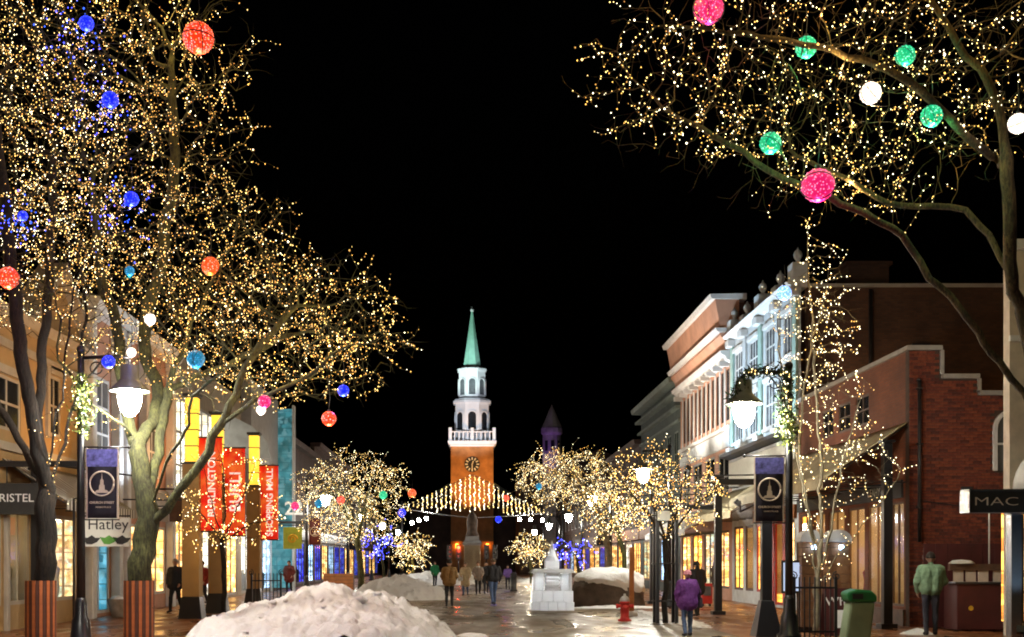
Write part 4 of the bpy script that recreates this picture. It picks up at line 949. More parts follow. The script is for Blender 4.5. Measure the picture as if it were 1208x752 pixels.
OCT_V = np.array([(1, 0, 0), (-1, 0, 0), (0, 1, 0), (0, -1, 0), (0, 0, 1.25), (0, 0, -1.25)], float)
OCT_F = np.array([(0, 2, 4), (2, 1, 4), (1, 3, 4), (3, 0, 4), (2, 0, 5), (1, 2, 5), (3, 1, 5), (0, 3, 5)], int)
def put_bulbs(parent, pts, r, mats, seed=0, name='bulbs', weights=None):
    rng = np.random.default_rng(seed); p = np.array([tuple(q) for q in pts]) - np.array(tuple(WL.get(parent, Vector((0, 0, 0)))))
    n = len(p); rad = r * rng.uniform(.55, 1.1, n) * np.where(rng.random(n) < .07, 1.6, 1)
    v = (p[:, None, :] + OCT_V[None] * rad[:, None, None]).reshape(-1, 3); fc = (OCT_F[None] + 6 * np.arange(n)[:, None, None]).reshape(-1, 3)
    me = bpy.data.meshes.new(name); me.vertices.add(len(v)); me.vertices.foreach_set('co', v.ravel())
    me.loops.add(fc.size); me.loops.foreach_set('vertex_index', fc.ravel()); me.polygons.add(len(fc)); me.polygons.foreach_set('loop_start', np.arange(0, fc.size, 3))
    for mt in mats: me.materials.append(M[mt])
    me.polygons.foreach_set('material_index', np.repeat(rng.choice(len(mats), n, p=weights), 8).astype(int)); me.update(calc_edges=True); me.validate()
    o = bpy.data.objects.new(name, me); C.objects.link(o); o.parent = parent; o['kind'] = 'stuff'
    return o
garland([(6.8, 24.93, 5.62), (6.3, 24.93, 5.66), (5.87, 24.95, 5.6), (5.72, 24.93, 5.3), (5.6, 24.93, 4.95)], 'evergreen garland along the arm of the right street lamp', ['leaf_garland', 'leaf_garland', 'bark_b'], 5)
garland([(6.7, 24.9, 5.5), (6.66, 24.88, 5.0), (6.72, 24.85, 4.6)], 'evergreen garland hanging down the right lamp post', ['leaf_garland', 'bark_b'], 8, .09)
garland([(6.72, 24.82, 4.75), (6.68, 24.82, 4.4), (6.78, 24.82, 4.1)], 'lime green spray tied to the right lamp post', ['leaf_lime', 'leaf_lime', 'leaf_garland'], 6, .09, 200)
garland([(-7.45, 22.95, 5.2), (-7.42, 22.95, 4.7), (-7.46, 22.95, 4.2)], 'lit green garland tied to the left lamp post', ['leaf_lime', 'leaf_garland'], 7, .09, 300, 45)

# ------------------------------------------------------------------ TREES
def smooth_line(pts, step):
    pts = [Vector(p) for p in pts]; out = [pts[0]]
    for i in range(len(pts) - 1):
        p0 = pts[max(i - 1, 0)]; p1 = pts[i]; p2 = pts[i + 1]; p3 = pts[min(i + 2, len(pts) - 1)]
        n = max(1, int((p2 - p1).length / step + .5))
        for k in range(1, n + 1):
            t = k / n; out.append(.5 * ((2 * p1) + (p2 - p0) * t + (2 * p0 - 5 * p1 + 4 * p2 - p3) * t * t + (3 * p1 - p0 - 3 * p2 + p3) * t ** 3))
    return out
def grow(lines, att, step, infl, kill, iters, rng):
    pos = []; par = []
    for li, ln in enumerate(lines):
        pts = smooth_line(ln, step)
        if li == 0: prev = -1
        else: A = np.array([tuple(p) for p in pos]); prev = int(np.argmin(((A - np.array(tuple(pts[0]))) ** 2).sum(1)))
        for k, p in enumerate(pts):
            if li and k == 0: continue
            pos.append(Vector(p) + (Vector(rng.normal(0, step * .07, 3)) + .3 * step * noise.noise_vector(Vector(p) * 1.7 + Vector((li * 7, 0, 0))) if k > 1 else Vector())); par.append(prev); prev = len(pos) - 1
    P_ = np.array([tuple(p) for p in pos]); par = list(par); nd = np.full(len(att), 1e9); ni = np.zeros(len(att), int); start = 0; alive = np.ones(len(att), bool); kids = np.zeros(200000, int)
    for it in range(iters):
        new = P_[start:]
        for c0 in range(0, len(new), 400):
            d = ((att[:, None, :] - new[None, c0:c0 + 400, :]) ** 2).sum(2); j = d.argmin(1); dm = d[np.arange(len(att)), j]; up = dm < nd; nd[up] = dm[up]; ni[up] = j[up] + start + c0
        alive &= nd > kill * kill
        act = alive & (nd < infl * infl)
        if not act.any(): break
        idx = ni[act]; dv = att[act] - P_[idx]; dv /= np.linalg.norm(dv, axis=1)[:, None] + 1e-9
        acc = np.zeros((len(P_), 3)); np.add.at(acc, idx, dv); us = np.unique(idx); us = us[kids[us] < 3]
        if len(us) == 0: break
        dd = acc[us]; dd /= np.linalg.norm(dd, axis=1)[:, None] + 1e-9; dd += rng.normal(0, .28, dd.shape); dd /= np.linalg.norm(dd, axis=1)[:, None]
        kids[us] += 1; start = len(P_); P_ = np.vstack([P_, P_[us] + dd * step]); par += list(us)
    return P_, np.array(par)
def ell(rng, n, c, r, shell=.5):
    v = rng.normal(0, 1, (n, 3)); v /= np.linalg.norm(v, axis=1)[:, None]; return np.array(c) + v * (rng.random(n) ** shell)[:, None] * np.array(r)
def tree(label, lines, att, R0, bark, seed, step=.32, infl=2.5, kill=.45, iters=70, tip=.008, twigs=1., bulbs=1000, br=.025, mats=('bulb_warm', 'bulb_gold', 'bulb_white', 'bulb_dim'), weights=(.34, .22, .1, .34), slabel=None, lights=6, lcol=(1, .62, .22), len_=25., name='tree', hang=0., twl=(.2, .5), clip=None):
    rng = np.random.default_rng(seed); base = Vector(lines[0][0])
    P_, par = grow(lines, att, step, infl, kill, iters, rng); N = len(P_)
    ch_n = np.zeros(N, int); np.add.at(ch_n, par[par >= 0], 1); tips = max(2, int((ch_n == 0).sum())); ex = math.log(tips) / math.log(R0 / tip)
    ex = max(1.7, min(3.2, ex)); s_ = np.zeros(N); r = np.zeros(N)
    for i in range(N - 1, -1, -1):
        r[i] = tip if s_[i] == 0 else s_[i] ** (1 / ex)
        if par[i] >= 0: s_[par[i]] += r[i] ** ex
    r *= 1; k_ = R0 / r[0]
    r = np.where(r > tip * 2, tip * 2 + (r - tip * 2) * (R0 - tip * 2) / max(1e-6, r[0] - tip * 2), r)
    kids = [[] for _ in range(N)]
    for i in range(N):
        if par[i] >= 0: kids[par[i]].append(i)
    t = thing(name, label, 'tree', base); V = [Vector(p) for p in P_]
    bt, bc = MB(), MB(); stack = [(0, -1)]; runs = []; nf_ = max(1, int(step / .085)); fr_ = [(k + .5) / nf_ for k in range(nf_)]
    while stack:
        i, p = stack.pop(); chain = ([p] if p >= 0 else []) + [i]
        while kids[i]:
            ks = sorted(kids[i], key=lambda q: -r[q])
            for q in ks[1:]: stack.append((q, i))
            i = ks[0]; chain.append(i)
        rr = [r[q] for q in chain]
        if p >= 0: rr[0] = min(r[p], rr[1] * 1.15)
        cut = next((k for k, q in enumerate(rr) if q < .045), len(rr))
        if cut >= 2: bt.tube([V[q] for q in chain[:cut + 1]], rr[:cut + 1], 10 if rr[0] > .08 else 7)
        tail = chain[max(0, cut - 1) if cut >= 2 else 0:]; tr = rr[max(0, cut - 1) if cut >= 2 else 0:]
        if cut >= 2 and len(tail) > 1: tail, tr = tail[1:], tr[1:]
        if len(tail) >= 2:
            bc.tube([V[q] for q in tail], tr, 4 if tr[0] > .02 else 3)
            runs.append([V[a_].lerp(V[c_], f_) + (V[c_] - V[a_]).orthogonal().normalized() * tr[0] for a_, c_ in zip(tail[:-1], tail[1:]) for f_ in fr_])
    cand = []
    thin = [i for i in range(N) if par[i] >= 0 and r[i] < .05]
    for i in thin:
        a, c_ = V[par[i]], V[i]
        for f_ in (.25, .75): cand.append(a.lerp(c_, f_))
        if rng.random() < twigs:
            d = Vector(rng.normal(0, 1, 3)); d.normalize(); d = (d + (c_ - a).normalized() * .8 + Vector((0, 0, -hang))).normalized(); l_ = rng.uniform(*twl)
            m1 = c_ + d * l_ * .5; d2 = (d + Vector(rng.normal(0, .35, 3))).normalized(); m2 = m1 + d2 * l_ * .5
            bc.tube([c_, m1, m2], [tip * .8, tip * .6, tip * .35], 3); runs.append([c_.lerp(m1, .5), m1, m1.lerp(m2, .5), m2])
    bt.build('trunk', bark, t); bc.build('crown', bark, t)
    if bulbs:
        lt = thing('string_lights', slabel, 'string lights', tuple(base)); 
        wt = np.array([max(.05, min(1, .36 + 2.3 * noise.noise(q[len(q) // 2] * 1.05 + Vector((seed, 0, 0))))) for q in runs])
        pts = []
        for k in np.argsort(-np.log(rng.random(len(runs)) + 1e-12) / wt):
            sk = rng.random() * .35
            for q in runs[k]:
                if rng.random() > sk: pts.append(q + Vector(rng.normal(0, .012, 3)))
            if len(pts) >= bulbs: break
        put_bulbs(lt, pts, br, list(mats), seed, weights=list(weights))
        for k in range(lights):
            q = pts[int(rng.integers(len(pts)))]; light('bulb_glow', q, len_ * 1.8, lcol, lt, .03)
    return t, V, r
def gp(px, D): return Vector((PX(px, D), D, 0))
def line(D, *pp): return [P(a[0], a[1], D + (a[2] if len(a) > 2 else 0)) for a in pp]

rng = np.random.default_rng(11)
# big tree beside the left lamp
D = 24.
lines = [[gp(163, D)] + line(D, (165, 700), (171, 640), (175, 612)),
    line(D, (175, 612), (168, 560), (155, 508, .3), (145, 455, .5), (138, 390, .6), (118, 320, .6), (110, 220, .6)),
    line(D, (176, 620), (205, 590, -.3), (238, 545, -.6), (262, 500, -.9), (310, 468, -1.2), (365, 440, -1.4)),
    line(D, (174, 590), (190, 520, .6), (198, 460, 1.0), (222, 395, 1.4), (252, 330, 1.6)),
    line(D, (178, 600), (200, 545, -.8), (222, 500, -1.4), (228, 470, -1.8), (268, 440, -2.2)),
    line(D, (160, 530), (188, 470, 1.2), (170, 400, 1.8), (190, 300, 2.0), (205, 180, 2.0), (200, 60, 2)),
    line(D, (262, 500, -.9), (300, 420, -1.0), (350, 360, -1.2)), line(D, (198, 460, 1), (270, 430, 1.6), (340, 395, 2)), line(D, (155, 508), (110, 475, -.8), (70, 430, -1.2))]
att = np.vstack([ell(rng, 1800, (PX(318, D), 24, PZ(384, D)), (3.3, 3.2, 1.65), .45), ell(rng, 1200, (PX(190, D), 24.3, PZ(310, D)), (3.2, 3.2, 2.2), .5), ell(rng, 1700, (PX(130, D), 24.3, PZ(110, D)), (3.3, 3.0, 4.2), .5)])
cut_ = lambda p: p[(p[:, 0] * FPX / p[:, 1] + HX < 502 - np.maximum(0, (400 - (HY - (p[:, 2] - CH) * FPX / p[:, 1]))) * .62 + np.maximum(0, 160 - (HY - (p[:, 2] - CH) * FPX / p[:, 1])) * .5)]
att = cut_(att)
tree('large bare tree with moss green trunk beside the left street lamp', lines, att, .24, 'bark_a', 21, step=.26, infl=2.0, kill=.29, iters=95, tip=.006, bulbs=10000, br=.0112, slabel='dense golden string lights on the large tree beside the left lamp', lights=22, len_=20, name='winter_tree')
# dark tree at left edge
lines = [[gp(47, D)] + line(D, (49, 700), (57, 620), (56, 580)),
    line(D, (56, 580), (38, 500, -.3), (28, 420, -.6), (14, 330, -.8), (0, 200, -1), (-10, 100, -1)), line(D, (55, 585), (46, 490, .3), (52, 400, .4), (60, 300, .4), (62, 170, .4)),
    line(D, (52, 575), (66, 500, -.5), (76, 430, -.8), (84, 350, -1)), line(D, (54, 585), (80, 510, .5), (92, 450, .8), (100, 380, 1), (96, 300, 1.2)), line(D, (44, 560), (0, 480, .4), (-50, 410, .8), (-110, 330, 1))]
att = np.vstack([ell(rng, 1500, (PX(-30, D), 24, PZ(170, D)), (3.2, 3.2, 3.9), .5), ell(rng, 500, (PX(20, D), 23.5, PZ(300, D)), (2.6, 2.8, 1.8), .5)])
tree('dark bare tree with several upright stems at left edge', lines, att, .2, 'bark_b', 22, step=.26, infl=2.0, kill=.31, iters=95, tip=.006, bulbs=5600, br=.0112, weights=(.36, .1, .34, .2), slabel='whitish string lights on the dark tree at left edge', lights=5, len_=12, name='winter_tree')
# large tree at right edge
D = 19.
lines = [[gp(1236, D)] + line(D, (1236, 640), (1230, 540), (1222, 470)),
    line(D, (1224, 500), (1208, 462), (1180, 430), (1140, 378), (1100, 325), (1062, 278), (1042, 262, -.2), (990, 240, -.5), (930, 215, -.8)),
    line(D, (1222, 470), (1206, 370), (1180, 305), (1150, 258, .4), (1120, 245, .6), (1060, 245, .8), (1000, 215, 1), (930, 180, 1.2)),
    line(D, (1206, 370), (1192, 290, -.3), (1186, 190, -.5), (1170, 110, -.5), (1120, 40, -.5), (1080, -40, -.5)),
    line(D, (1186, 200), (1130, 150, -.8), (1060, 90, -1.2), (980, 60, -1.5), (880, 40, -1.8), (790, 30, -2)),
    line(D, (930, 215), (890, 190), (830, 150), (780, 130)), line(D, (1222, 470), (1270, 380, .5), (1300, 250, .6), (1300, 100, .6))]
att = np.vstack([ell(rng, 1500, (PX(1000, D), 19, PZ(110, D)), (3.3, 2.6, 2.0), .5), ell(rng, 800, (PX(840, D), 18.6, PZ(100, D)), (2.35, 2.2, 1.35), .5), ell(rng, 900, (PX(1180, D), 19, PZ(20, D)), (2.6, 2.6, 2.2), .5)])
att = att[(HY - (att[:, 2] - CH) * FPX / att[:, 1]) < 280]
tree('large spreading bare tree reaching in from the right edge', lines, att, .14, 'bark_gold', 23, step=.24, infl=1.9, kill=.32, iters=90, tip=.005, twigs=.8, bulbs=3400, br=.0105, weights=(.4, .2, .25, .15), slabel='scattered golden string lights on the tree reaching in from right', lights=18, len_=15, name='winter_tree')
# slender multi-stem tree on the right
D = 27.
lines = [[gp(962, D)] + line(D, (963, 720), (964, 690)), line(D, (964, 690), (955, 610), (940, 540), (925, 450, -.2), (915, 370, -.2)), line(D, (964, 690), (968, 600), (965, 500), (958, 400), (955, 320), (950, 260)),
    line(D, (966, 680), (985, 600, -.3), (1000, 520, -.5), (1020, 460, -.6)), line(D, (965, 650), (945, 560, .3), (950, 450, .4), (975, 340, .4)), line(D, (966, 690), (1000, 640, -.2), (1040, 590, -.4), (1062, 555, -.5))]
att = np.vstack([ell(rng, 360, (PX(962, D), 27, PZ(400, D)), (1.05, 1.1, 2.6), .5), ell(rng, 160, (PX(1005, D), 26.8, PZ(540, D)), (1.1, .9, 1.2), .6)])
tree('slender multi stem bare tree before the brick corner shop', lines, att, .07, 'bark_pale', 24, step=.22, infl=1.5, kill=.3, iters=60, tip=.005, twigs=.8, bulbs=1300, br=.012, weights=(.3, .1, .5, .1), slabel='white string lights on the slender tree before the brick shop', lights=5, len_=9, hang=.4, name='winter_tree')
# guarded tree, right of the street
D = 32.
lines = [[gp(785, D)] + line(D, (785, 690), (786, 640)), line(D, (786, 640), (760, 600), (735, 570)), line(D, (786, 640), (790, 590), (780, 545)), line(D, (786, 640), (815, 600), (840, 580)), line(D, (786, 640), (770, 590, .7), (765, 550, 1.2)), line(D, (786, 640), (800, 600, -.7), (805, 570, -1.2))]
att = np.vstack([ell(rng, 420, (PX(775, D), 32, PZ(580, D)), (2.0, 1.9, 1.35), .45)])
tree('low round bare tree in a metal guard right of the hydrant', lines, att, .08, 'bark_b', 25, step=.2, infl=1.3, kill=.28, iters=50, tip=.006, bulbs=1500, br=.0145, weights=(.4, .35, .15, .1), slabel='golden string lights on the tree in a metal guard', lights=6, len_=10, name='winter_tree')
t = thing('tree_guard', 'black metal bar guard around the tree right of the hydrant', 'tree guard', (PX(785, 32), 32, 0))
gx = PX(785, 32)
for k in range(4):
    a = math.pi / 4 + math.pi / 2 * k; b = MB(); x, y = gx + .36 * math.cos(a), 32 + .36 * math.sin(a); b.box(x - .045, x + .045, y - .045, y + .045, 0, 3.0); b.build('bar', 'black_metal', t)
for z in (.6, 1.6, 2.9): b = MB(); b.tube([(gx + .36 * math.cos(a_ * math.pi / 10), 32 + .36 * math.sin(a_ * math.pi / 10), z) for a_ in range(21)], .02, 5); b.build('hoop', 'black_metal', t)
b = MB(); b.box(gx - .28, gx + .05, 31.56, 31.6, 2.75, 3.0); b.build('plate', 'ball_cyan' if False else 'bluestone', t)
# dome trees farther up the street
def dome_tree(px, pxc, pyc, D, rx, rz, seed, bulbs, label, slabel, bark='bark_a', weights=(.42, .1, .38, .1), mats=('bulb_warm', 'bulb_gold', 'bulb_white', 'bulb_dim'), br=.05, lights=5, len_=30, R0=.16, n=420):
    rng = np.random.default_rng(seed); c_ = P(pxc, pyc, D); x0 = PX(px, D); lo = max(1.9, c_.z - rz * .85)
    top = Vector((x0 * .7 + c_.x * .3, D, lo))
    lines = [[Vector((x0, D, 0)), Vector((x0 + .05, D, lo * .5)), top]]
    for k in range(6):
        a = k * math.pi / 3 + .3; lines.append([top, top.lerp(Vector((c_.x + rx * .45 * math.cos(a), D + rx * .45 * math.sin(a), c_.z + rz * .25)), .55) + Vector((0, 0, .3)), Vector((c_.x + rx * .6 * math.cos(a), D + rx * .6 * math.sin(a), c_.z + rz * .45))])
    att = ell(rng, n, tuple(c_), (rx, rx, rz), .33); att = att[att[:, 2] > c_.z - rz * .9]
    return tree(label, lines, att, R0, bark, seed, step=.3, infl=2.2, kill=.42, iters=60, tip=.009, bulbs=bulbs, br=br, slabel=slabel, lights=lights, len_=len_, mats=mats, weights=weights, hang=.7, twl=(.3, .8), name='winter_tree')
dome_tree(425, 415, 586, 60, 3.15, 2.6, 31, 3800, 'dome shaped bare tree left of the street before the blue shops', 'golden string lights on the dome shaped tree on the left', br=.0155, weights=(.42, .1, .36, .12), n=1100)
dome_tree(716, 668, 563, 58, 2.8, 1.6, 32, 2900, 'arching bare tree behind the ice sculpture', 'golden string lights on the arching tree behind the ice sculpture', br=.015, bark='bark_pale', weights=(.42, .1, .36, .12), n=950)
dome_tree(735, 722, 600, 47, 1.6, 1.4, 33, 800, 'small bare tree between the boulder and the guarded tree', 'golden string lights on the small tree above the boulder', br=.017, R0=.1, n=200, len_=16)
dome_tree(487, 485, 649, 90, 1.75, 1.7, 34, 800, 'small round lit tree left of the walkers', 'warm white string lights on the small round tree left of the walkers', br=.024, R0=.09, n=200)
dome_tree(626, 625, 649, 90, 1.7, 1.6, 35, 750, 'small round lit tree left of the ice sculpture', 'warm white string lights on the small round tree near the ice sculpture', br=.024, R0=.09, n=200)
dome_tree(452, 448, 640, 76, 1.5, 1.5, 36, 200, 'small bare tree with blue lights near the blue shops', 'blue string lights on the small tree near the blue shops', mats=('bulb_blue', 'bulb_cool'), weights=(.85, .15), br=.04, R0=.09, n=150, lights=3, len_=40)
bpy.data.objects  # noqa
dome_tree(682, 676, 648, 74, 1.5, 1.3, 37, 170, 'small bare tree with blue lights right of the ice sculpture', 'blue string lights on the small tree right of the ice sculpture', mats=('bulb_blue', 'bulb_cool'), weights=(.85, .15), br=.04, R0=.09, n=150, lights=3, len_=40)
# small tree before the mall banners
D = 33.
lines = [[gp(264, D)] + line(D, (264, 690), (262, 640)), line(D, (262, 640), (240, 610), (222, 590)), line(D, (262, 640), (266, 590), (262, 540)), line(D, (262, 640), (295, 620), (325, 612)), line(D, (262, 640), (250, 590, .6), (235, 540, .8)), line(D, (262, 640), (285, 590, -.5), (300, 545, -.7))]
att = np.vstack([ell(rng, 260, (PX(265, D), D, PZ(585, D)), (1.5, 1.4, 1.7), .5), ell(rng, 160, (PX(265, D), D, PZ(632, D)), (1.5, 1.4, .35), .5)])
tree('small bare tree before the red mall banners', lines, att, .07, 'bark_b', 39, step=.2, infl=1.3, kill=.3, iters=50, tip=.005, twigs=.8, bulbs=600, br=.016, weights=(.45, .25, .2, .1), slabel='golden string lights on the small tree before the red banners', lights=3, len_=8, name='winter_tree')
# slat guards round the two big left trunks
for px, lb in ((164, 'orange striped slat guard around the green lit trunk'), (48, 'orange striped slat guard around the dark trunk at left edge')):
    x = PX(px, 24); t = thing('tree_guard', lb, 'tree guard', (x, 24, 0), 'slat guards on the left trunks')
    for k in range(26):
        a = 2 * math.pi * k / 26; b = MB(); b.box(-.031, .031, -.012, .012, .02, 1.27); o = b.build('slat', 'guard_orange' if k % 2 else 'guard_dark', t, local=True); o.location = (.29 * math.cos(a), .29 * math.sin(a), 0); o.rotation_euler = (0, 0, a + math.pi / 2)
    for z in (.25, 1.05): b = MB(); b.tube([(x + .27 * math.cos(a_ * math.pi / 12), 24 + .27 * math.sin(a_ * math.pi / 12), z) for a_ in range(25)], .012, 5); b.build('wire_hoop', 'dark_metal', t)

# ------------------------------------------------------------------ LIGHT BALLS in the trees
balls = [  # px, py, depth, radius px, colour, label
 (234, 45, 21.5, 19, 'red', 'large glowing orange red light ball high in the left tree', 30), (130, 118, 22, 10, 'blue', 'blue light ball high in the left tree near top left', 60), (155, 235, 22, 9, 'blue', 'blue light ball in the middle of the left tree crown', 60),
 (27, 255, 21.5, 6, 'blue', 'small blue light ball at the far left of the crown', 20), (102, 28, 22.5, 9, 'blue', 'topmost blue light ball in the left tree', 60), (10, 328, 21, 13, 'red', 'red light ball at the left edge of the photo', 30),
 (248, 314, 21.5, 11, 'orange', 'orange light ball in the centre of the left crown', 20), (177, 377, 22, 7, 'white', 'warm white light ball above the left lamp', 8), (231, 424, 21, 11, 'cyan', 'cyan light ball right of the left street lamp', 10),
 (128, 427, 21.5, 8, 'blue', 'blue light ball above the globe of the left street lamp', 40), (155, 416, 23, 6, 'white', 'small white light ball above the left lamp hood', 6), (312, 474, 21.5, 8, 'pink', 'pink light ball hanging above the mall banners', 10),
 (308, 484, 22.5, 6, 'white', 'white light ball just below the pink one above the mall', 6), (388, 494, 21, 9, 'red', 'red light ball hanging lowest under the left crown', 25), (405, 461, 21.5, 7, 'blue', 'blue light ball near the right tip of the left crown', 50), (153, 320, 22, 6, 'cyan', 'small cyan light ball left of the orange ball', 6),
 (836, 10, 18, 18, 'pink', 'pink light ball at the top of the right tree', 14), (951, 56, 18, 13, 'green', 'green light ball right of the top pink ball', 22), (909, 169, 18, 13, 'green', 'lowest green light ball in the right tree', 22), (1099, 137, 18, 13, 'green', 'green light ball nearest the right edge', 22),
 (1068, 66, 18.6, 12, 'green', 'green light ball between the two white balls near the top', 16), (1027, 110, 17.6, 13, 'white', 'white light ball in the middle of the right tree', 12), (1201, 146, 17.6, 12, 'white', 'white light ball at the right edge of the photo', 10), (965, 219, 17.6, 20, 'pink', 'large pink light ball hanging lowest in the right tree', 18),
 (925, 346, 25.5, 9, 'ice', 'icy blue light ball before the pale blue building', 20),
 (348, 597, 56, 5, 'pink', 'small pink light ball left of the dome shaped tree', 12), (402, 590, 56, 5, 'red', 'small red light ball inside the dome shaped tree', 12), (486, 582, 57, 5, 'orange', 'small orange light ball at the right side of the dome tree', 12), (376, 594, 56, 5, 'cyan', 'small cyan light ball beside the left mid lamp', 6), (452, 584, 56.5, 5, 'green', 'small green light ball in the dome shaped tree', 8),
 (636, 574, 55, 4, 'cyan', 'small cyan light ball in the arching tree', 6), (597, 588, 70, 4, 'red', 'small red light ball beside the icicle curtain', 10), (588, 613, 80, 4, 'blue', 'small blue light ball below the icicle curtain', 30), (474, 605, 70, 5, 'blue', 'small blue light ball left of the icicle curtain', 40)]
for px, py, dd, rp_, colr, lb, en in balls:
    p = P(px, py, dd); r_ = rp_ * dd / FPX; t = thing('light_ball', lb, 'light ball', p, 'glowing light balls in the trees')
    b = MB(); b.ball((0, 0, 0), r_ * .95, 24, 16); o = b.build('shell', 'ball_' + colr, t, local=True); o.rotation_euler = (px * .3, py * .2, 0)
    q = [Vector((math.cos(i * 2.39996) * math.sqrt(1 - z_ * z_), math.sin(i * 2.39996) * math.sqrt(1 - z_ * z_), z_)) * r_ * .94 for i, z_ in ((i, 1 - 2 * (i + .5) / 90) for i in range(90))]
    WL[o] = Vector(); put_bulbs(o, q, r_ * .06, ['dot_' + colr], px)
    if colr == 'blue' and py < 300:
        g_ = np.random.default_rng(px); put_bulbs(t, [p + Vector(v_) for v_ in g_.normal(0, 1, (70, 3)) * (r_ * 2.3) + np.array((-r_, 0, -r_))], .016, ['bulb_blue', 'dot_blue'], px, 'blue_halo')  # bulbs added to imitate the ball's blue light on nearby twigs
    for k in range(2 if rp_ > 9 else 0):   # wire hoops that carry the little lamps
        b = MB(); b.tube([(r_ * 1.01 * math.cos(a_ * math.pi / 12), 0, r_ * 1.01 * math.sin(a_ * math.pi / 12)) for a_ in range(25)], r_ * .035, 4); o = b.build('hoop', 'dark_metal', t, local=True); o.rotation_euler = (px + k, py * .7 + k * 1.2, k * 1.4)
    b = MB(); b.lathe([(r_ * .18, r_ * .97), (r_ * .18, r_ * 1.2), (r_ * .06, r_ * 1.22)], n=8); b.tube([(0, 0, r_ * 1.2), (.02, .01, r_ * 1.2 + .2), (0, 0, r_ * 1.2 + .42)], .006, 4); b.build('cord', 'dark_metal', t, local=True)
    cc = dict(red=(1, .12, .04), blue=(.05, .08, 1), green=(.1, 1, .4), cyan=(.1, .6, 1), pink=(1, .1, .35), white=(1, .85, .75), orange=(1, .25, .04), ice=(.4, .6, 1))[colr]
    light('ball_glow', p + Vector((0, 0, -r_ * 1.2)), en * (.7 if colr == 'blue' else 1.5), cc, t, .03)

# ------------------------------------------------------------------ ICICLE CURTAIN over the far crossing
D = 112.
t = thing('icicle_lights', 'curtain of hanging icicle lights across the far street', 'string lights', P(557, 600, D))
rr = random.Random(5); pts = []
top = lambda px: 561 + abs(px - 557) * .46 - 1 * math.exp(-((px - 557) / 25) ** 2) + (3 if px > 590 else 0)
b = MB(); b.tube([P(px, top(px), D) for px in range(474, 664, 6)], .03, 4); b.build('cable', 'black_metal', t)
px = 476
k = 0
while px < 662:
    y0 = top(px); y1 = 602 + rr.uniform(-3, 3) + (4 if px > 590 else 0); sl = 0 if px < 592 else (px - 592) * .12
    y = y0
    while y < y1: pts.append(P(px + sl * (y - y0) / 30 + rr.gauss(0, .5), y, D + rr.gauss(0, .15))); y += 2.0
    b = MB(); b.tube([P(px, y0, D), P(px + sl * (y1 - y0) / 30, y1, D)], .012, 3); b.build('strand', 'black_metal', t)
    px += 5.6 if px < 592 else 4.8; k += 1
put_bulbs(t, pts, .06, ['bulb_warm', 'bulb_white', 'bulb_gold'], 9, weights=[.45, .5, .05])
t = thing('span_cable', 'pale straight cable spanning the street below the icicle lights', 'cable', P(557, 608, 110))
b = MB(); b.tube([P(474, 600, 110), P(520, 607, 110), P(557, 611, 110), P(600, 609, 110), P(664, 604, 110)], .05, 5); b.build('wire', 'steel', t)
for i, px in enumerate((474, 664)):
    t = thing('cable_pole', ['tall dark pole holding the left end of the icicle lights', 'tall dark pole holding the right end of the icicle lights'][i], 'pole', gp(px, 112))
    b = MB(); q = gp(px, 112); b.tube([q, q + Vector((0, 0, 7.4))], [.14, .09], 10); b.build('shaft', 'black_metal', t); b = MB(); b.lathe([(.24, 0), (.24, .5), (.15, .6)], tuple(q), 10); b.build('base', 'black_metal', t)
for k, (px, py) in enumerate(((494, 614), (503, 612), (486, 617), (613, 613), (626, 613), (640, 614))):
    p = P(px, py, 109); t = thing('pendant_lamp', ['second pendant lamp from the left on the span cable', 'pendant lamp left of the monument on the span cable', 'leftmost pendant lamp on the span cable', 'pendant lamp just right of the monument on the span cable', 'fifth pendant lamp from the left on the span cable', 'rightmost pendant lamp on the span cable'][k], 'lamp', p, 'pendant lamps below the icicle lights')
    b = MB(); b.ball((0, 0, 0), .16, 10, 8); b.build('globe', 'globe_far', t, local=True); b = MB(); b.lathe([(.1, .15), (.06, .25), (.01, .6)], n=8); b.build('cap', 'black_metal', t, local=True)

# ------------------------------------------------------------------ SNOW, ROCK, ICE
def clods(parent_name, cx, cy, rx, ry, h, n, seed):
    rr = random.Random(seed); b = MB()
    top_o = parent_name; me = top_o.data; vs_ = [v.co for v in me.vertices if v.co.z > .1]
    for _ in range(n):
        c_ = vs_[rr.randrange(len(vs_))]; r_ = rr.uniform(.02, .075) * (1.6 if rr.random() < .1 else 1)
        st = len(b.v); b.ball((c_.x, c_.y, c_.z + r_ * .3), r_, 7, 5, sc3=(rr.uniform(.8, 1.4), rr.uniform(.8, 1.4), rr.uniform(.6, .9)))
        for k in range(st, len(b.v)): v = Vector(b.v[k]); b.v[k] = tuple(v + .5 * r_ * noise.noise_vector(v * 14))
    o = b.build('snow_chunks', 'snow', parent_name); o['kind'] = 'stuff'
def prof1(u, v, hh): return hh * (1.15 - .4 * hh) if True else hh
p1 = heap('snow_pile', 'large dirty snow pile in the left foreground of the street', 'snow pile', PX(382, 25), 25.25, 3.05, 3.0, 1.44, 3.3, 190, rough=.17)
clods(p1, 0, 0, 0, 0, 0, 40, 4)
p2 = heap('snow_pile', 'smaller snow pile behind the large one left of walkers', 'snow pile', PX(470, 52), 52.5, 2.25, 2.4, 1.35, 8.1, 110, rough=.14)
clods(p2, 0, 0, 0, 0, 0, 15, 5)
heap('snow_pile', 'low far snow bank beside the person in green', 'snow pile', PX(505, 84), 86, 3.4, 2.2, 1.2, 5.7, 60)
heap('snow_pile', 'low far snow bank behind the walkers in front of monument', 'snow pile', PX(548, 95), 96, 3.0, 1.6, 1.1, 2.2, 60)
heap('snow_pile', 'thin snow heap at the foot of the boulder', 'snow pile', 5.4, 42.3, 2.0, .5, .16, 12.2, 50, rough=.03)
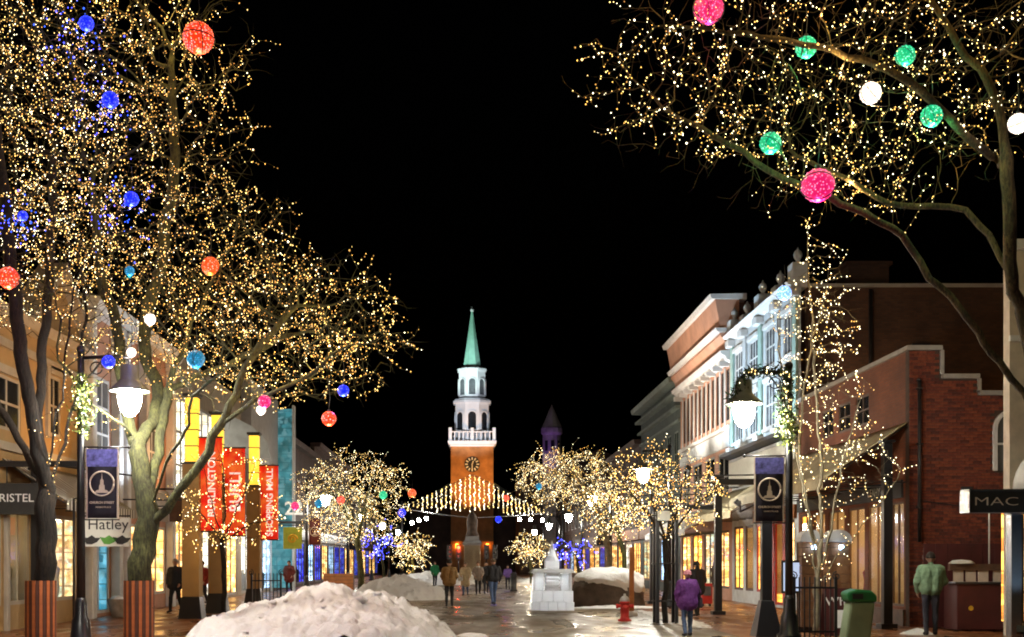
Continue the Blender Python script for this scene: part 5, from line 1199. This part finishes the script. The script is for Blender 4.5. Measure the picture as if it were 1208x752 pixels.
heap('snow_lump', 'little snow lump beside the man in the green shirt', 'snow lump', PX(1082, 27), 27.0, .4, .3, .22, 9.4, 30, rough=.03)
heap('snow_lump', 'small snow lump at the right tip of the large snow pile', 'snow lump', PX(556, 26), 26.2, .45, .4, .14, 6.4, 30, rough=.03)
heap('snow_bank', 'low snow strip along the right kerb near the hydrant', 'snow bank', 6.0, 34.5, .5, 6.0, .14, 7.7, 60, rough=.04)
# boulder
D = 43.6
bc_ = P(717, 716, D); t = thing('boulder', 'large dark boulder with a snow cap right of ice sculpture', 'boulder', (bc_.x, D, 0))
def rock(scale, seed, amp, zmin=None, cut=None):
    b = MB(); vs = []; fs = []; nu, nv = 56, 30
    for j in range(nv + 1):
        for i in range(nu):
            th = 2 * math.pi * i / nu; ph = math.pi * j / nv
            d = Vector((math.sin(ph) * math.cos(th), math.sin(ph) * math.sin(th), math.cos(ph)))
            e = .62; q = Vector((math.copysign(abs(d.x) ** e, d.x), math.copysign(abs(d.y) ** e, d.y), math.copysign(abs(d.z) ** .7, d.z)))
            q *= 1 + amp * noise.fractal(d * 1.6 + Vector((seed, 0, 0)), 1, 2, 5)
            vs.append(Vector((q.x * scale[0], q.y * scale[1], q.z * scale[2])))
    for j in range(nv):
        for i in range(nu): fs.append((j * nu + i, j * nu + (i + 1) % nu, (j + 1) * nu + (i + 1) % nu, (j + 1) * nu + i))
    return vs, fs
vs, fs = rock((1.32, 1.0, .78), 4.4, .1)
tilt = lambda v: Vector((v.x + bc_.x, v.y + D, max(-.05, v.z + .5 + .07 * v.x - (.22 * max(0, v.x - .5)))))
b = MB(); b.add([tilt(v) for v in vs], fs, 0, True); b.build('stone', 'rock', t)
vs2 = []
for v in vs:
    q = Vector((v.x * 1.035, v.y * 1.035, v.z * 1.06 + .03)); edge = .30 - .28 * (v.x / 1.3) + .1 * noise.noise(Vector((v.x * 3, v.y * 3, 2)))
    w_ = tilt(q); rid = .05 * math.sin((v.x * 1.0 - v.z * 1.4 + v.y) * 9)
    if v.z < edge: w_ = tilt(Vector((v.x * .96, v.y * .96, v.z * .9)))
    else: w_.z += rid + .04; w_.y -= .03
    vs2.append(w_)
b = MB(); b.add(vs2, fs, 0, True); b.build('snow_cap', 'snow', t)
# ice sculpture (a little church of ice blocks)
D = 40.5; ix = PX(651, D); t = thing('ice_sculpture', 'clear ice sculpture of a small church with spire', 'sculpture', (ix, D, 0)); k_ = D / FPX
def ib(name, x0, x1, dy0, dy1, py0, py1, bev=.015):
    b = MB(); b.box(ix + x0 * k_, ix + x1 * k_, D + dy0, D + dy1, PZ(py0, D), PZ(py1, D)); return b.build(name, 'ice', t, bev)
zz = 720.
for i in range(5): ib('ice_block', -25 + i * 10.1, -25 + i * 10.1 + 9.8, -.45, .45, 720.5, 710)
for i in range(4): ib('ice_block', -24 + i * 12.1, -24 + i * 12.1 + 11.8, -.4, .4, 709.8, 697)
for s_ in (-1, 1):
    ib('ice_block', s_ * 22 - (0 if s_ > 0 else 0), s_ * 10, -.3, .3, 696.8, 676); ib('ice_column', s_ * 22.4, s_ * 19.6, -.42, -.32, 696.8, 676)
for i in range(6): ib('ice_slat', -8, 8, -.38, -.1, 697 - i * 4.2, 697 - i * 4.2 - 3.4, .008)
ib('tower_core', -8, 8, -.08, .3, 696.8, 671)
b = MB(); b.prism([(ix - 27 * k_, PZ(676, D)), (ix + 27 * k_, PZ(676, D)), (ix + 22 * k_, PZ(671.5, D)), (ix - 22 * k_, PZ(671.5, D))], 'y', D - .5, D + .5); b.build('ice_roof', 'ice', t, .01)
ib('ice_tower', -8, 8, -.3, .3, 671.2, 662)
b = MB(); b.lathe([(8.2 * k_ * 1.2, PZ(662, D)), (6 * k_, PZ(657, D)), (3.6 * k_, PZ(650, D)), (.8 * k_, PZ(638, D))], (ix, D, 0), 8, smooth=False, phase=R(22)); b.build('ice_spire', 'ice', t, .006)
for i in range(5): light('ice_fill_light', (ix + (-20 + i * 10.1) * k_, D + .1, PZ(715, D)), 4, (.92, .96, 1), t, .02)  # lights added inside the blocks to make the ice glow
for i in range(4): light('ice_fill_light', (ix + (-18 + i * 12.1) * k_, D + .1, PZ(703, D)), 5, (.92, .96, 1), t, .02)
for x_, py_, e_ in ((0, 684, 7), (-16, 686, 6), (16, 686, 6), (0, 666, 4), (0, 656, 1.5)): light('ice_fill_light', (ix + x_ * k_, D + .1, PZ(py_, D)), e_, (.92, .96, 1), t, .02)
# hydrant
D = 33.; x = PX(737, D); t = thing('fire_hydrant', 'red fire hydrant standing before the boulder', 'hydrant', (x, D, 0))
b = MB(); b.lathe([(.19, 0), (.19, .05), (.13, .06), (.12, .12), (.12, .5), (.145, .51), (.145, .55)], (x, D, 0), 18); b.build('barrel', 'hydrant_red', t)
b = MB(); b.lathe([(.14, .55), (.135, .6), (.1, .67), (.05, .7), (.035, .71), (.035, .76), (.01, .765)], (x, D, 0), 18); b.build('bonnet', 'grey_trim', t)
for s_ in (-1, 1):
    b = MB(); b.tube([(x + s_ * .1, D, .42), (x + s_ * .2, D, .42)], .055, 10); b.tube([(x + s_ * .19, D, .42), (x + s_ * .24, D, .42)], .07, 8); b.build('side_outlet', 'hydrant_red', t)
b = MB(); b.tube([(x, D - .1, .38), (x, D - .2, .38)], .075, 10); b.tube([(x, D - .19, .38), (x, D - .24, .38)], .09, 8); b.build('front_outlet', 'hydrant_red', t)
x, D = PX(745, 36.5), 36.5; t = thing('wooden_post', 'orange wooden post standing behind the hydrant', 'post', (x, D, 0))
b = MB(); b.box(x - .07, x + .07, D - .07, D + .07, 0, 2.1); b.build('shaft', 'wood_orange', t, .01); b = MB(); b.lathe([(.2, 0), (.18, .1), (.1, .14)], (x, D, 0), 12); b.build('foot', 'snow_clean', t)

# ------------------------------------------------------------------ RIGHT FOREGROUND FURNITURE
def railing(x0, x1, y, h, label, n=9):
    t = thing('railing', label, 'railing', ((x0 + x1) / 2, y, 0), 'black scroll top railings')
    for i in range(n):
        x = x0 + (x1 - x0) * i / (n - 1); b = MB(); w_ = .03 if i in (0, n - 1) else .013; b.box(x - w_, x + w_, y - w_, y + w_, 0, h); b.build('baluster', 'black_metal', t)
    b = MB(); b.box(x0, x1, y - .025, y + .025, h - .25, h - .21); b.box(x0, x1, y - .025, y + .025, .12, .16); b.build('rail', 'black_metal', t)
    for i, xx in enumerate((x0, x1)):
        s_ = -1 if i == 0 else 1; b = MB(); b.tube([(xx + s_ * (.02 + .1 * (1 - a_ / 16) * math.cos(a_ * .7 + 1.6)), y, h + .02 + .1 * (1 - a_ / 16) * math.sin(a_ * .7 + 1.6)) for a_ in range(14)], .014, 5); b.build('scroll', 'black_metal', t)
railing(7.1, 8.0, 25.7, 1.32, 'black scroll topped railing beside the red chalk sign')
railing(-6.6, -5.7, 36.5, 1.3, 'black scroll topped railing near the mall pylons')
for k, (px, w_, D) in enumerate(((957, .23, 28.2), (989, .27, 27.8))):
    x = PX(px, D); t = thing('wooden_kiosk', ['narrower wooden kiosk panel with rounded cap and blue lamp', 'wider wooden kiosk panel with rounded cap and blue lamp'][k], 'kiosk', (x, D, 0)); top_ = PZ(640, D)
    z = .1
    while z < top_ - .05:
        b = MB(); b.box(x - w_, x + w_, D - .02, D + .3, z, min(z + .2, top_)); b.build('plank', 'wood', t, .008); z += .21
    b = MB(); b.box(x - w_ - .02, x + w_ + .02, D + .302, D + .36, 0, top_); b.build('back_board', 'wood_dark', t)
    b = MB(); nn = 10; b.prism([(x - w_ - .04, top_ + .01), (x + w_ + .04, top_ + .01)] + [(x + (w_ + .04) * math.cos(math.pi * i / nn), top_ + .04 + .26 * math.sin(math.pi * i / nn)) for i in range(nn + 1)], 'y', D - .06, D + .4); b.build('cap', 'grey_trim', t, .01)
    b = MB(); b.ball((x + .04, D - .1, top_ - .12), .06, 12, 8); b.build('lamp', 'led_blue', t)
    b = MB(); b.tube([(x + .04, D + .0, top_ - .1), (x + .04, D - .1, top_ - .02)], .015, 5); b.build('lamp_bracket', 'dark_metal', t)
D = 28.4; x = PX(934, D); t = thing('menu_board', 'pale blue lit menu board in a black frame', 'menu board', (x, D, 0))
b = MB(); b.box(x - .24, x + .24, D, D + .05, .9, 1.68); b.build('frame', 'black_metal', t, .008); b = MB(); b.box(x - .2, x + .2, D - .01, D - .002, .95, 1.63); b.build('screen', 'screen_pale', t)
b = MB(); b.tube([(x, D + .03, 0), (x, D + .03, .9)], .03, 8); b.box(x - .25, x + .25, D - .15, D + .2, 0, .04); b.build('stand', 'black_metal', t)
D = 26.5; x = PX(988, D); t = thing('sandwich_board', 'dark red sandwich board reading Whim with a white sheet', 'sign', (x, D, 0))
b = MB(); b.prism([(D - .22, .0), (D - .18, .0), (D + .02, 1.06), (D - .02, 1.06)], 'x', x - .32, x + .32); b.build('front_panel', 'dark_red', t); b = MB(); b.prism([(D + .26, .0), (D + .3, 0), (D + .07, 1.05), (D + .03, 1.05)], 'x', x - .32, x + .32); b.build('back_panel', 'dark_red', t)
tl = math.atan2(.2, 1.06)
text('Whim', .27, (x - .3, D - .085, .76), (R(90) - tl, 0, 0), 'print_white', t, 1.1, align='LEFT')
b = MB(); b.box(-.14, .16, -.004, 0, -.2, .2); o = b.build('paper', 'print_white', t, local=True); o.location = (.05, -.165, .38); o.rotation_euler = (-tl, 0, 0)
D = 25.5; x = PX(1012, D); t = thing('litter_bin', 'leaning pale green litter bin with dark green domed lid', 'bin', (x, D, 0))
b = MB(); b.prism([(x - .34, 0), (x + .2, 0), (x + .3, .78), (x - .22, .78)], 'y', D - .24, D + .24); b.build('body', 'bin_pale', t, .04)
b = MB(); b.prism([(x - .26, .782), (x + .33, .782), (x + .34, .92), (x + .22, 1.04), (x - .1, 1.07), (x - .3, 1.0), (x - .3, .95)], 'y', D - .27, D + .27); b.build('lid', 'bin_green', t, .05)
b = MB(); b.box(x - .2, x + .02, D - .282, D - .271, .86, .97); b.build('slot', 'print_black', t)
t = thing('red_newspaper_box', 'small red box beside the black square post', 'box', (PX(833, 44), 44, 0)); x = PX(833, 44)
b = MB(); b.box(x - .2, x + .2, 43.8, 44.2, .1, .85); b.build('body', 'hydrant_red', t, .02); b = MB(); b.box(x - .14, x + .14, 43.785, 43.799, .4, .75); b.build('window', 'pane_grey', t); b = MB(); b.box(x - .16, x - .1, 43.9, 44.1, 0, .1); b.box(x + .1, x + .16, 43.9, 44.1, 0, .1); b.build('leg', 'black_metal', t)
D = 68.; x = PX(400, D); t = thing('planter_box', 'wooden slatted planter box behind the snow pile', 'planter', (x, D, 0))
for i in range(5): b = MB(); b.box(x - .85, x + .85, D - .4, D - .34, .05 + i * .19, .22 + i * .19); b.build('slat', 'wood_orange', t, .008)
b = MB(); b.box(x - .84, x + .84, D - .338, D + .4, .02, .95); b.build('box', 'wood_dark', t)
x, D = PX(606, 66), 66.; t = thing('bollard', 'dark bollard right of the walking group', 'bollard', (x, D, 0)); b = MB(); b.lathe([(.22, 0), (.22, .08), (.17, .12), (.16, .9), (.2, .95), (.12, 1.05), (.02, 1.08)], (x, D, 0), 14); b.build('shaft', 'black_metal', t); b = MB(); b.lathe([(.19, .8), (.19, .86)], (x, D, 0), 14); b.build('ring', 'dark_metal', t)

# ------------------------------------------------------------------ FLOODLIGHTS added for the facade washes and the ice sculpture
flood((7.7, 36.85, 4.05), (3.2, 40.2, .9), (1, .95, .88), 2400, R(24), 'added floodlight on the black square post brightening the ice sculpture', mount=(7.8, 36.9, 3.7))  # added to brighten the ice from the front
where = ('nearest', 'middle', 'farthest')
for k in range(3):
    y = 41.5 + k * 3.6; flood((XR - 3.4, y, 5.0), (XR, y + .3, 9.8), (.58, .8, 1), 1600, R(85), where[k] + ' cool floodlight on an arm before the pale blue building', 'blue building floodlights', mount=(XR - .02, y, 4.7))
for k in range(3):
    y = 52 + k * 4; flood((XR - 4.0, y, 4.9), (XR - .2, y, 11.0), (1, .84, .7), 1900, R(80), where[k] + ' warm floodlight on an arm before the peach building', 'peach building floodlights', mount=(XR - .02, y, 4.6))
flood((XR - 2.9, 36, 3.5), (XR, 35.5, 6.3), (1, .5, .16), 170, R(110), 'added amber floodlight washing the brick shop parapet', mount=(XR - 2.0, 36, 3.6))  # added fixture for the amber tone on the upper brick front
flood((XL + 2.6, 31, 4.2), (XL, 31, 6.6), (1, .48, .11), 320, R(110), 'added amber floodlight washing the cream gable', mount=(XL + .02, 31, 4.2))  # added fixture to brighten the cream upper wall
flood((XL + 2.6, 37, 3.9), (XL, 36.5, 6.4), (.75, .86, 1), 550, R(90), 'added cool floodlight washing the white pilasters', mount=(XL + .02, 37, 3.6))  # added fixture to give the pilasters their bluish light
flood((XL + 2.6, 41.5, 3.9), (XL, 41.5, 6.4), (1, .5, .18), 550, R(90), 'added amber floodlight washing the orange shop front', mount=(XL + .02, 41.5, 3.6))  # added fixture to warm the far half of the shop front
flood((XR + 1.2, 38.5, 7.6), (XR + 2.4, 40, 8.8), (1, .6, .3), 40, R(80), 'added dim amber floodlight on the brown brick side wall', mount=(XR + .2, 38.5, 7.2))  # added fixture for the faint glow near the wall's left end

# ------------------------------------------------------------------ PEOPLE
def capsule(b, p0, r0, p1, r1, n=12):
    p0, p1 = Vector(p0), Vector(p1); d = p1 - p0; l_ = max(d.length, 1e-5); d = d / l_
    u = d.orthogonal().normalized(); w_ = d.cross(u); rings = []
    for k in range(5): a = -math.pi / 2 + math.pi / 2 * k / 4; rings.append((p0 + d * r0 * math.sin(a), max(1e-4, r0 * math.cos(a))))
    for k in range(5): a = math.pi / 2 * k / 4; rings.append((p1 + d * r1 * math.sin(a), max(1e-4, r1 * math.cos(a))))
    vs = []; fs = []
    for c_, r_ in rings:
        for k in range(n): a = 2 * math.pi * k / n; vs.append(c_ + (u * math.cos(a) + w_ * math.sin(a)) * r_)
    m_ = len(rings)
    for i in range(m_ - 1):
        for k in range(n): fs.append((i * n + k, i * n + (k + 1) % n, (i + 1) * n + (k + 1) % n, (i + 1) * n + k))
    fs += [list(range(n))[::-1], [(m_ - 1) * n + k for k in range(n)]]
    b.add(vs, fs)
def person(label, px, D, h, face, top_m, leg_m, hair_m='hair_dark', stride=.18, coat=.0, hat=None, bulk=1., arms=(0, 0), vox=.014, shoe='shoe', extra=None, lean=0., hood=False):
    """face: heading in degrees, 0 = walking away from the camera"""
    s_ = h / 1.76; caps = []
    def c(p0, r0, p1, r1, m_): caps.append((Vector(p0) * s_, r0 * s_, Vector(p1) * s_, r1 * s_, m_))
    T, G, K, S = 0, 1, 2, 3
    # torso
    c((-.09, -.01, 1.0), .115 * bulk, (.09, -.01, 1.0), .115 * bulk, T); c((-.08, -.01, 1.0), .12 * bulk, (-.1, 0, 1.33), .125 * bulk, T); c((.08, -.01, 1.0), .12 * bulk, (.1, 0, 1.33), .125 * bulk, T); c((0, .03, 1.05), .13 * bulk, (0, .02, 1.33), .13 * bulk, T)
    c((-.17, 0, 1.41), .075 * bulk, (.17, 0, 1.41), .075 * bulk, T); c((0, 0, 1.4), .09, (0, .005, 1.49), .062, T)
    c((0, .005, 1.47), .055, (0, .02, 1.56), .052, K)
    # head with jaw, nose, ears
    c((0, .015, 1.62), .082, (0, .02, 1.672), .085, K); c((0, .06, 1.575), .045, (0, .045, 1.62), .06, K); c((0, .105, 1.635), .013, (0, .122, 1.61), .017, K); c((0, .098, 1.572), .012, (0, .1, 1.568), .014, K)
    for x in (-1, 1):
        c((x * .084, .01, 1.6), .012, (x * .088, .005, 1.645), .018, K); c((x * .033, .093, 1.645), .013, (x * .034, .094, 1.645), .013, K)
        i = 0 if x < 0 else 1; a = arms[i]
        # arms: a = 0 hanging, 1 = forearm raised forward
        el = (x * (.25 + .02 * bulk), -.03 + .05 * a, 1.14); wr = (x * (.27 - .1 * a), .05 + .2 * a, .92 + .16 * a)
        c((x * .185, 0, 1.4), .076 * bulk, el, .06 * bulk, T); c(el, .06 * bulk, wr, .045 * bulk, T)
        w0 = Vector(wr); dn = (w0 - Vector(el)).normalized(); pm0 = w0 + dn * .05; pm1 = w0 + dn * .1
        c(w0, .03, pm0, .032, K); fw = Vector((0, 1, 0)); fw = (fw - dn * fw.dot(dn)).normalized()
        c(pm0 - fw * .018, .022, pm1 - fw * .025, .02, K); c(pm0 + fw * .018, .022, pm1 + fw * .025, .02, K)
        inn = Vector((-x, 0, 0))
        for q in range(4):
            o_ = fw * (-.036 + .024 * q); l_ = (.065, .08, .085, .07)[q]; k0 = pm1 + o_; k1 = k0 + dn * l_ * .5 + inn * .008; k2 = k1 + dn * l_ * .45 + inn * .024
            c(k0, .0115, k1, .011, K); c(k1, .011, k2, .0095, K)
        t0 = pm0 + fw * .03; t1 = t0 + fw * .035 + dn * .03; c(t0, .015, t1, .013, K); c(t1, .013, t1 + dn * .035 + inn * .01, .011, K)
        # legs
        st = stride * x; hp = (x * .09, 0, .93); kn = (x * .1, st * .55 + .04, .5); an = (x * .1, st - (.05 if st < 0 else 0), .1 + (.05 if st < -.1 else 0))
        c(hp, .1, kn, .068, G); c(kn, .068, an, .05, G)
        az = an[2]; c((an[0], an[1] - .03, az - .045), .045, (x * .115, an[1] + .14, max(.035, az - .065)), .036, S)
    if coat: c((-.08, -.01, 1.0), .13 * bulk, (-.1, .0, 1.0 - coat), .135 * bulk, T); c((.08, -.01, 1.0), .13 * bulk, (.1, 0, 1.0 - coat), .135 * bulk, T); c((0, .02, 1.0), .14 * bulk, (0, .02, 1.0 - coat), .15 * bulk, T)
    if hood: c((0, -.06, 1.5), .075, (0, -.075, 1.56), .07, T)
    b = MB()
    for p0, r0, p1, r1, _ in caps: capsule(b, p0, r0, p1, r1)
    tmp = b.build('tmp', ['skin'], None); md = tmp.modifiers.new('r', 'REMESH'); md.mode = 'VOXEL'; md.voxel_size = vox; md.use_smooth_shade = True
    sm_ = tmp.modifiers.new('s', 'SMOOTH'); sm_.iterations = 2; sm_.factor = .5
    dg = bpy.context.evaluated_depsgraph_get(); me = bpy.data.meshes.new_from_object(tmp.evaluated_get(dg)); bpy.data.objects.remove(tmp)
    me.materials.clear()
    for m_ in (top_m, leg_m, 'skin', shoe): me.materials.append(M[m_])
    n = len(me.polygons); ct = np.zeros(n * 3); me.polygons.foreach_get('center', ct); ct = ct.reshape(-1, 3); best = np.full(n, 1e9); lab = np.zeros(n, int)
    for p0, r0, p1, r1, m_ in caps:
        a = np.array(p0); d = np.array(p1) - a; tt = np.clip(((ct - a) @ d) / max(d @ d, 1e-9), 0, 1); ds = np.linalg.norm(ct - a - tt[:, None] * d, axis=1) - (r0 + (r1 - r0) * tt)
        if m_ == T: ds -= .012
        up = ds < best; best[up] = ds[up]; lab[up] = m_
    nv_ = len(me.vertices); co = np.zeros(nv_ * 3); no = np.zeros(nv_ * 3); me.vertices.foreach_get('co', co); me.vertices.foreach_get('normal', no); co = co.reshape(-1, 3); no = no.reshape(-1, 3)
    for i in range(nv_):
        x_, y_, z_ = co[i]; zf = z_ / s_
        if zf < 1.48 and not (zf < 1.0 and abs(x_) > .2 * s_ * bulk): co[i] += no[i] * (.016 * noise.noise((x_ * 16, y_ * 16, z_ * 7 + px)) + .01 * noise.noise((x_ * 34, y_ * 34, z_ * 34)))
    me.vertices.foreach_set('co', co.ravel()); me.update()
    me.polygons.foreach_set('material_index', lab); me.polygons.foreach_set('use_smooth', [True] * n); me.name = 'body'
    t = thing('person', label, 'person', (PX(px, D), D, 0.004), None, R(face))
    if lean: t.rotation_euler = (R(lean), 0, R(face))
    o = bpy.data.objects.new('body', me); C.objects.link(o); o.parent = t
    # hair or hat: a shell over crown and back of the head
    q = MB(); vs = []; fs = []; nu, nv = 20, 10
    for j in range(nv + 1):
        for i in range(nu):
            th = 2 * math.pi * i / nu; fr = max(0, math.sin(th)); lim = (.62 + .3 * (1 - fr) ** 1.0) * math.pi * (.62 if hat is None else .56); ph = lim * j / nv
            rx = .1 if hat is None else .108
            vs.append(Vector((rx * math.sin(ph) * math.cos(th), .01 + rx * 1.08 * math.sin(ph) * math.sin(th), 1.655 + .118 * math.cos(ph) + .004 * noise.noise(Vector((th * 4, ph * 9, h)))) ) * s_)
    for j in range(nv):
        for i in range(nu): fs.append((j * nu + i, j * nu + (i + 1) % nu, (j + 1) * nu + (i + 1) % nu, (j + 1) * nu + i))
    q.add(vs, fs, 0, True); hh = q.build('hat' if hat else 'hair', hat or hair_m, t, local=True); hh.modifiers.new('t', 'SOLIDIFY').thickness = -.02
    if hat: q = MB(); q.tube([Vector((.105 * math.cos(a_ * math.pi / 10), .012 + .112 * math.sin(a_ * math.pi / 10), 1.648)) * s_ for a_ in range(21)], .018 * s_, 6); q.build('hat_brim', hat, t, local=True)
    if extra == 'bag':
        q = MB(); q.prism([(-.09, .62), (.09, .62), (.07, .86), (-.07, .86)], 'x', .3 * s_, .4 * s_); bg_ = q.build('bag', 'bag', t, .03, local=True); q = MB(); q.tube([Vector((.36, -.06, .86)) * s_, Vector((.3, -.1, 1.2)) * s_, Vector((.12, -.02, 1.5)) * s_, Vector((.3, .1, 1.2)) * s_, Vector((.36, .06, .86)) * s_], .012, 5); q.build('strap', 'bag', bg_, local=True)
    if extra == 'tote': q = MB(); q.box(.1, .34, .12, .2, .72, 1.0); q.build('bag', 'scarf', t, .02, local=True)
    if extra == 'scarf': q = MB(); q.tube([Vector((.09 * math.cos(a_ * math.pi / 8), .01 + .09 * math.sin(a_ * math.pi / 8), 1.47)) * s_ for a_ in range(17)], .035, 7); q.build('scarf', 'scarf', t, local=True)
    return t
person('person in brown jacket and dark trousers walking away', 530, 43.6, 1.72, 0, 'jacket_brown', 'trousers_black', 'hair_dark', .1, .06, None, 1.22, (.5, .5))
person('person in black jacket and jeans striding right of the group', 582, 45, 1.77, 12, 'jacket_black', 'jeans', 'hair_brown', .26, .0, None, 1.15, (.3, .1))
person('person in bright green jacket beside the far snow bank', 513, 80, 1.66, 200, 'jacket_green', 'trousers_dark', 'hair_brown', .05, .05, None, 1.3, (.4, .4), hood=True)
person('person in long tan coat with pale bag', 549, 58, 1.62, 170, 'coat_tan', 'jeans', 'hair_brown', .1, .38, None, 1.15, (.3, .8), extra='tote')
person('person in grey coat and pale scarf facing the camera', 564, 59, 1.66, 185, 'coat_grey', 'trousers_black', 'hair_brown', .12, .1, None, 1.1, (.6, .6), extra='scarf')
person('person in dark coat walking behind the grey coat', 573.5, 61, 1.66, 190, 'jacket_black', 'trousers_dark', 'hair_dark', .12, .3, None, 1.1)
person('person in lilac jacket far right of the walking group', 599, 70, 1.45, 175, 'jacket_lilac', 'trousers_dark', 'hair_dark', .1, .0, None, 1.2, (.5, .5))
person('person in purple jacket, pink hat and jeans with shoulder bag', 811, 26.3, 1.47, 8, 'jacket_purple', 'jeans', 'hair_grey', .08, .12, 'hat_pink', 1.42, (.25, .25), extra='bag')
person('person all in black with black hat near the square post', 822, 36, 1.66, 20, 'jacket_black', 'trousers_black', 'hair_dark', .1, .15, 'hat_black', 1.45, (.5, .5), hood=True)
person('man in pale green shirt standing at the vendor cart', 1098, 26.6, 1.86, -12, 'shirt_green', 'trousers_dark', 'hair_dark', .05, .0, None, 1.28, (.15, .7))
person('man in black jacket walking past the mall front', 207, 38.5, 1.74, 165, 'jacket_black', 'trousers_black', 'hair_grey', .16, .1, None, 1.3, (.3, .2))
person('person in red jacket between the mall pylons', 239, 45.5, 1.68, 150, 'jacket_red', 'trousers_dark', 'hair_dark', .12, .05, None, 1.25, (.3, .3))
person('person in dark maroon coat in front of the pale doorway', 341, 60, 1.7, 170, 'maroon_cloth', 'trousers_black', 'hair_dark', .05, .2, None, 1.3, (.4, .4), hood=True)
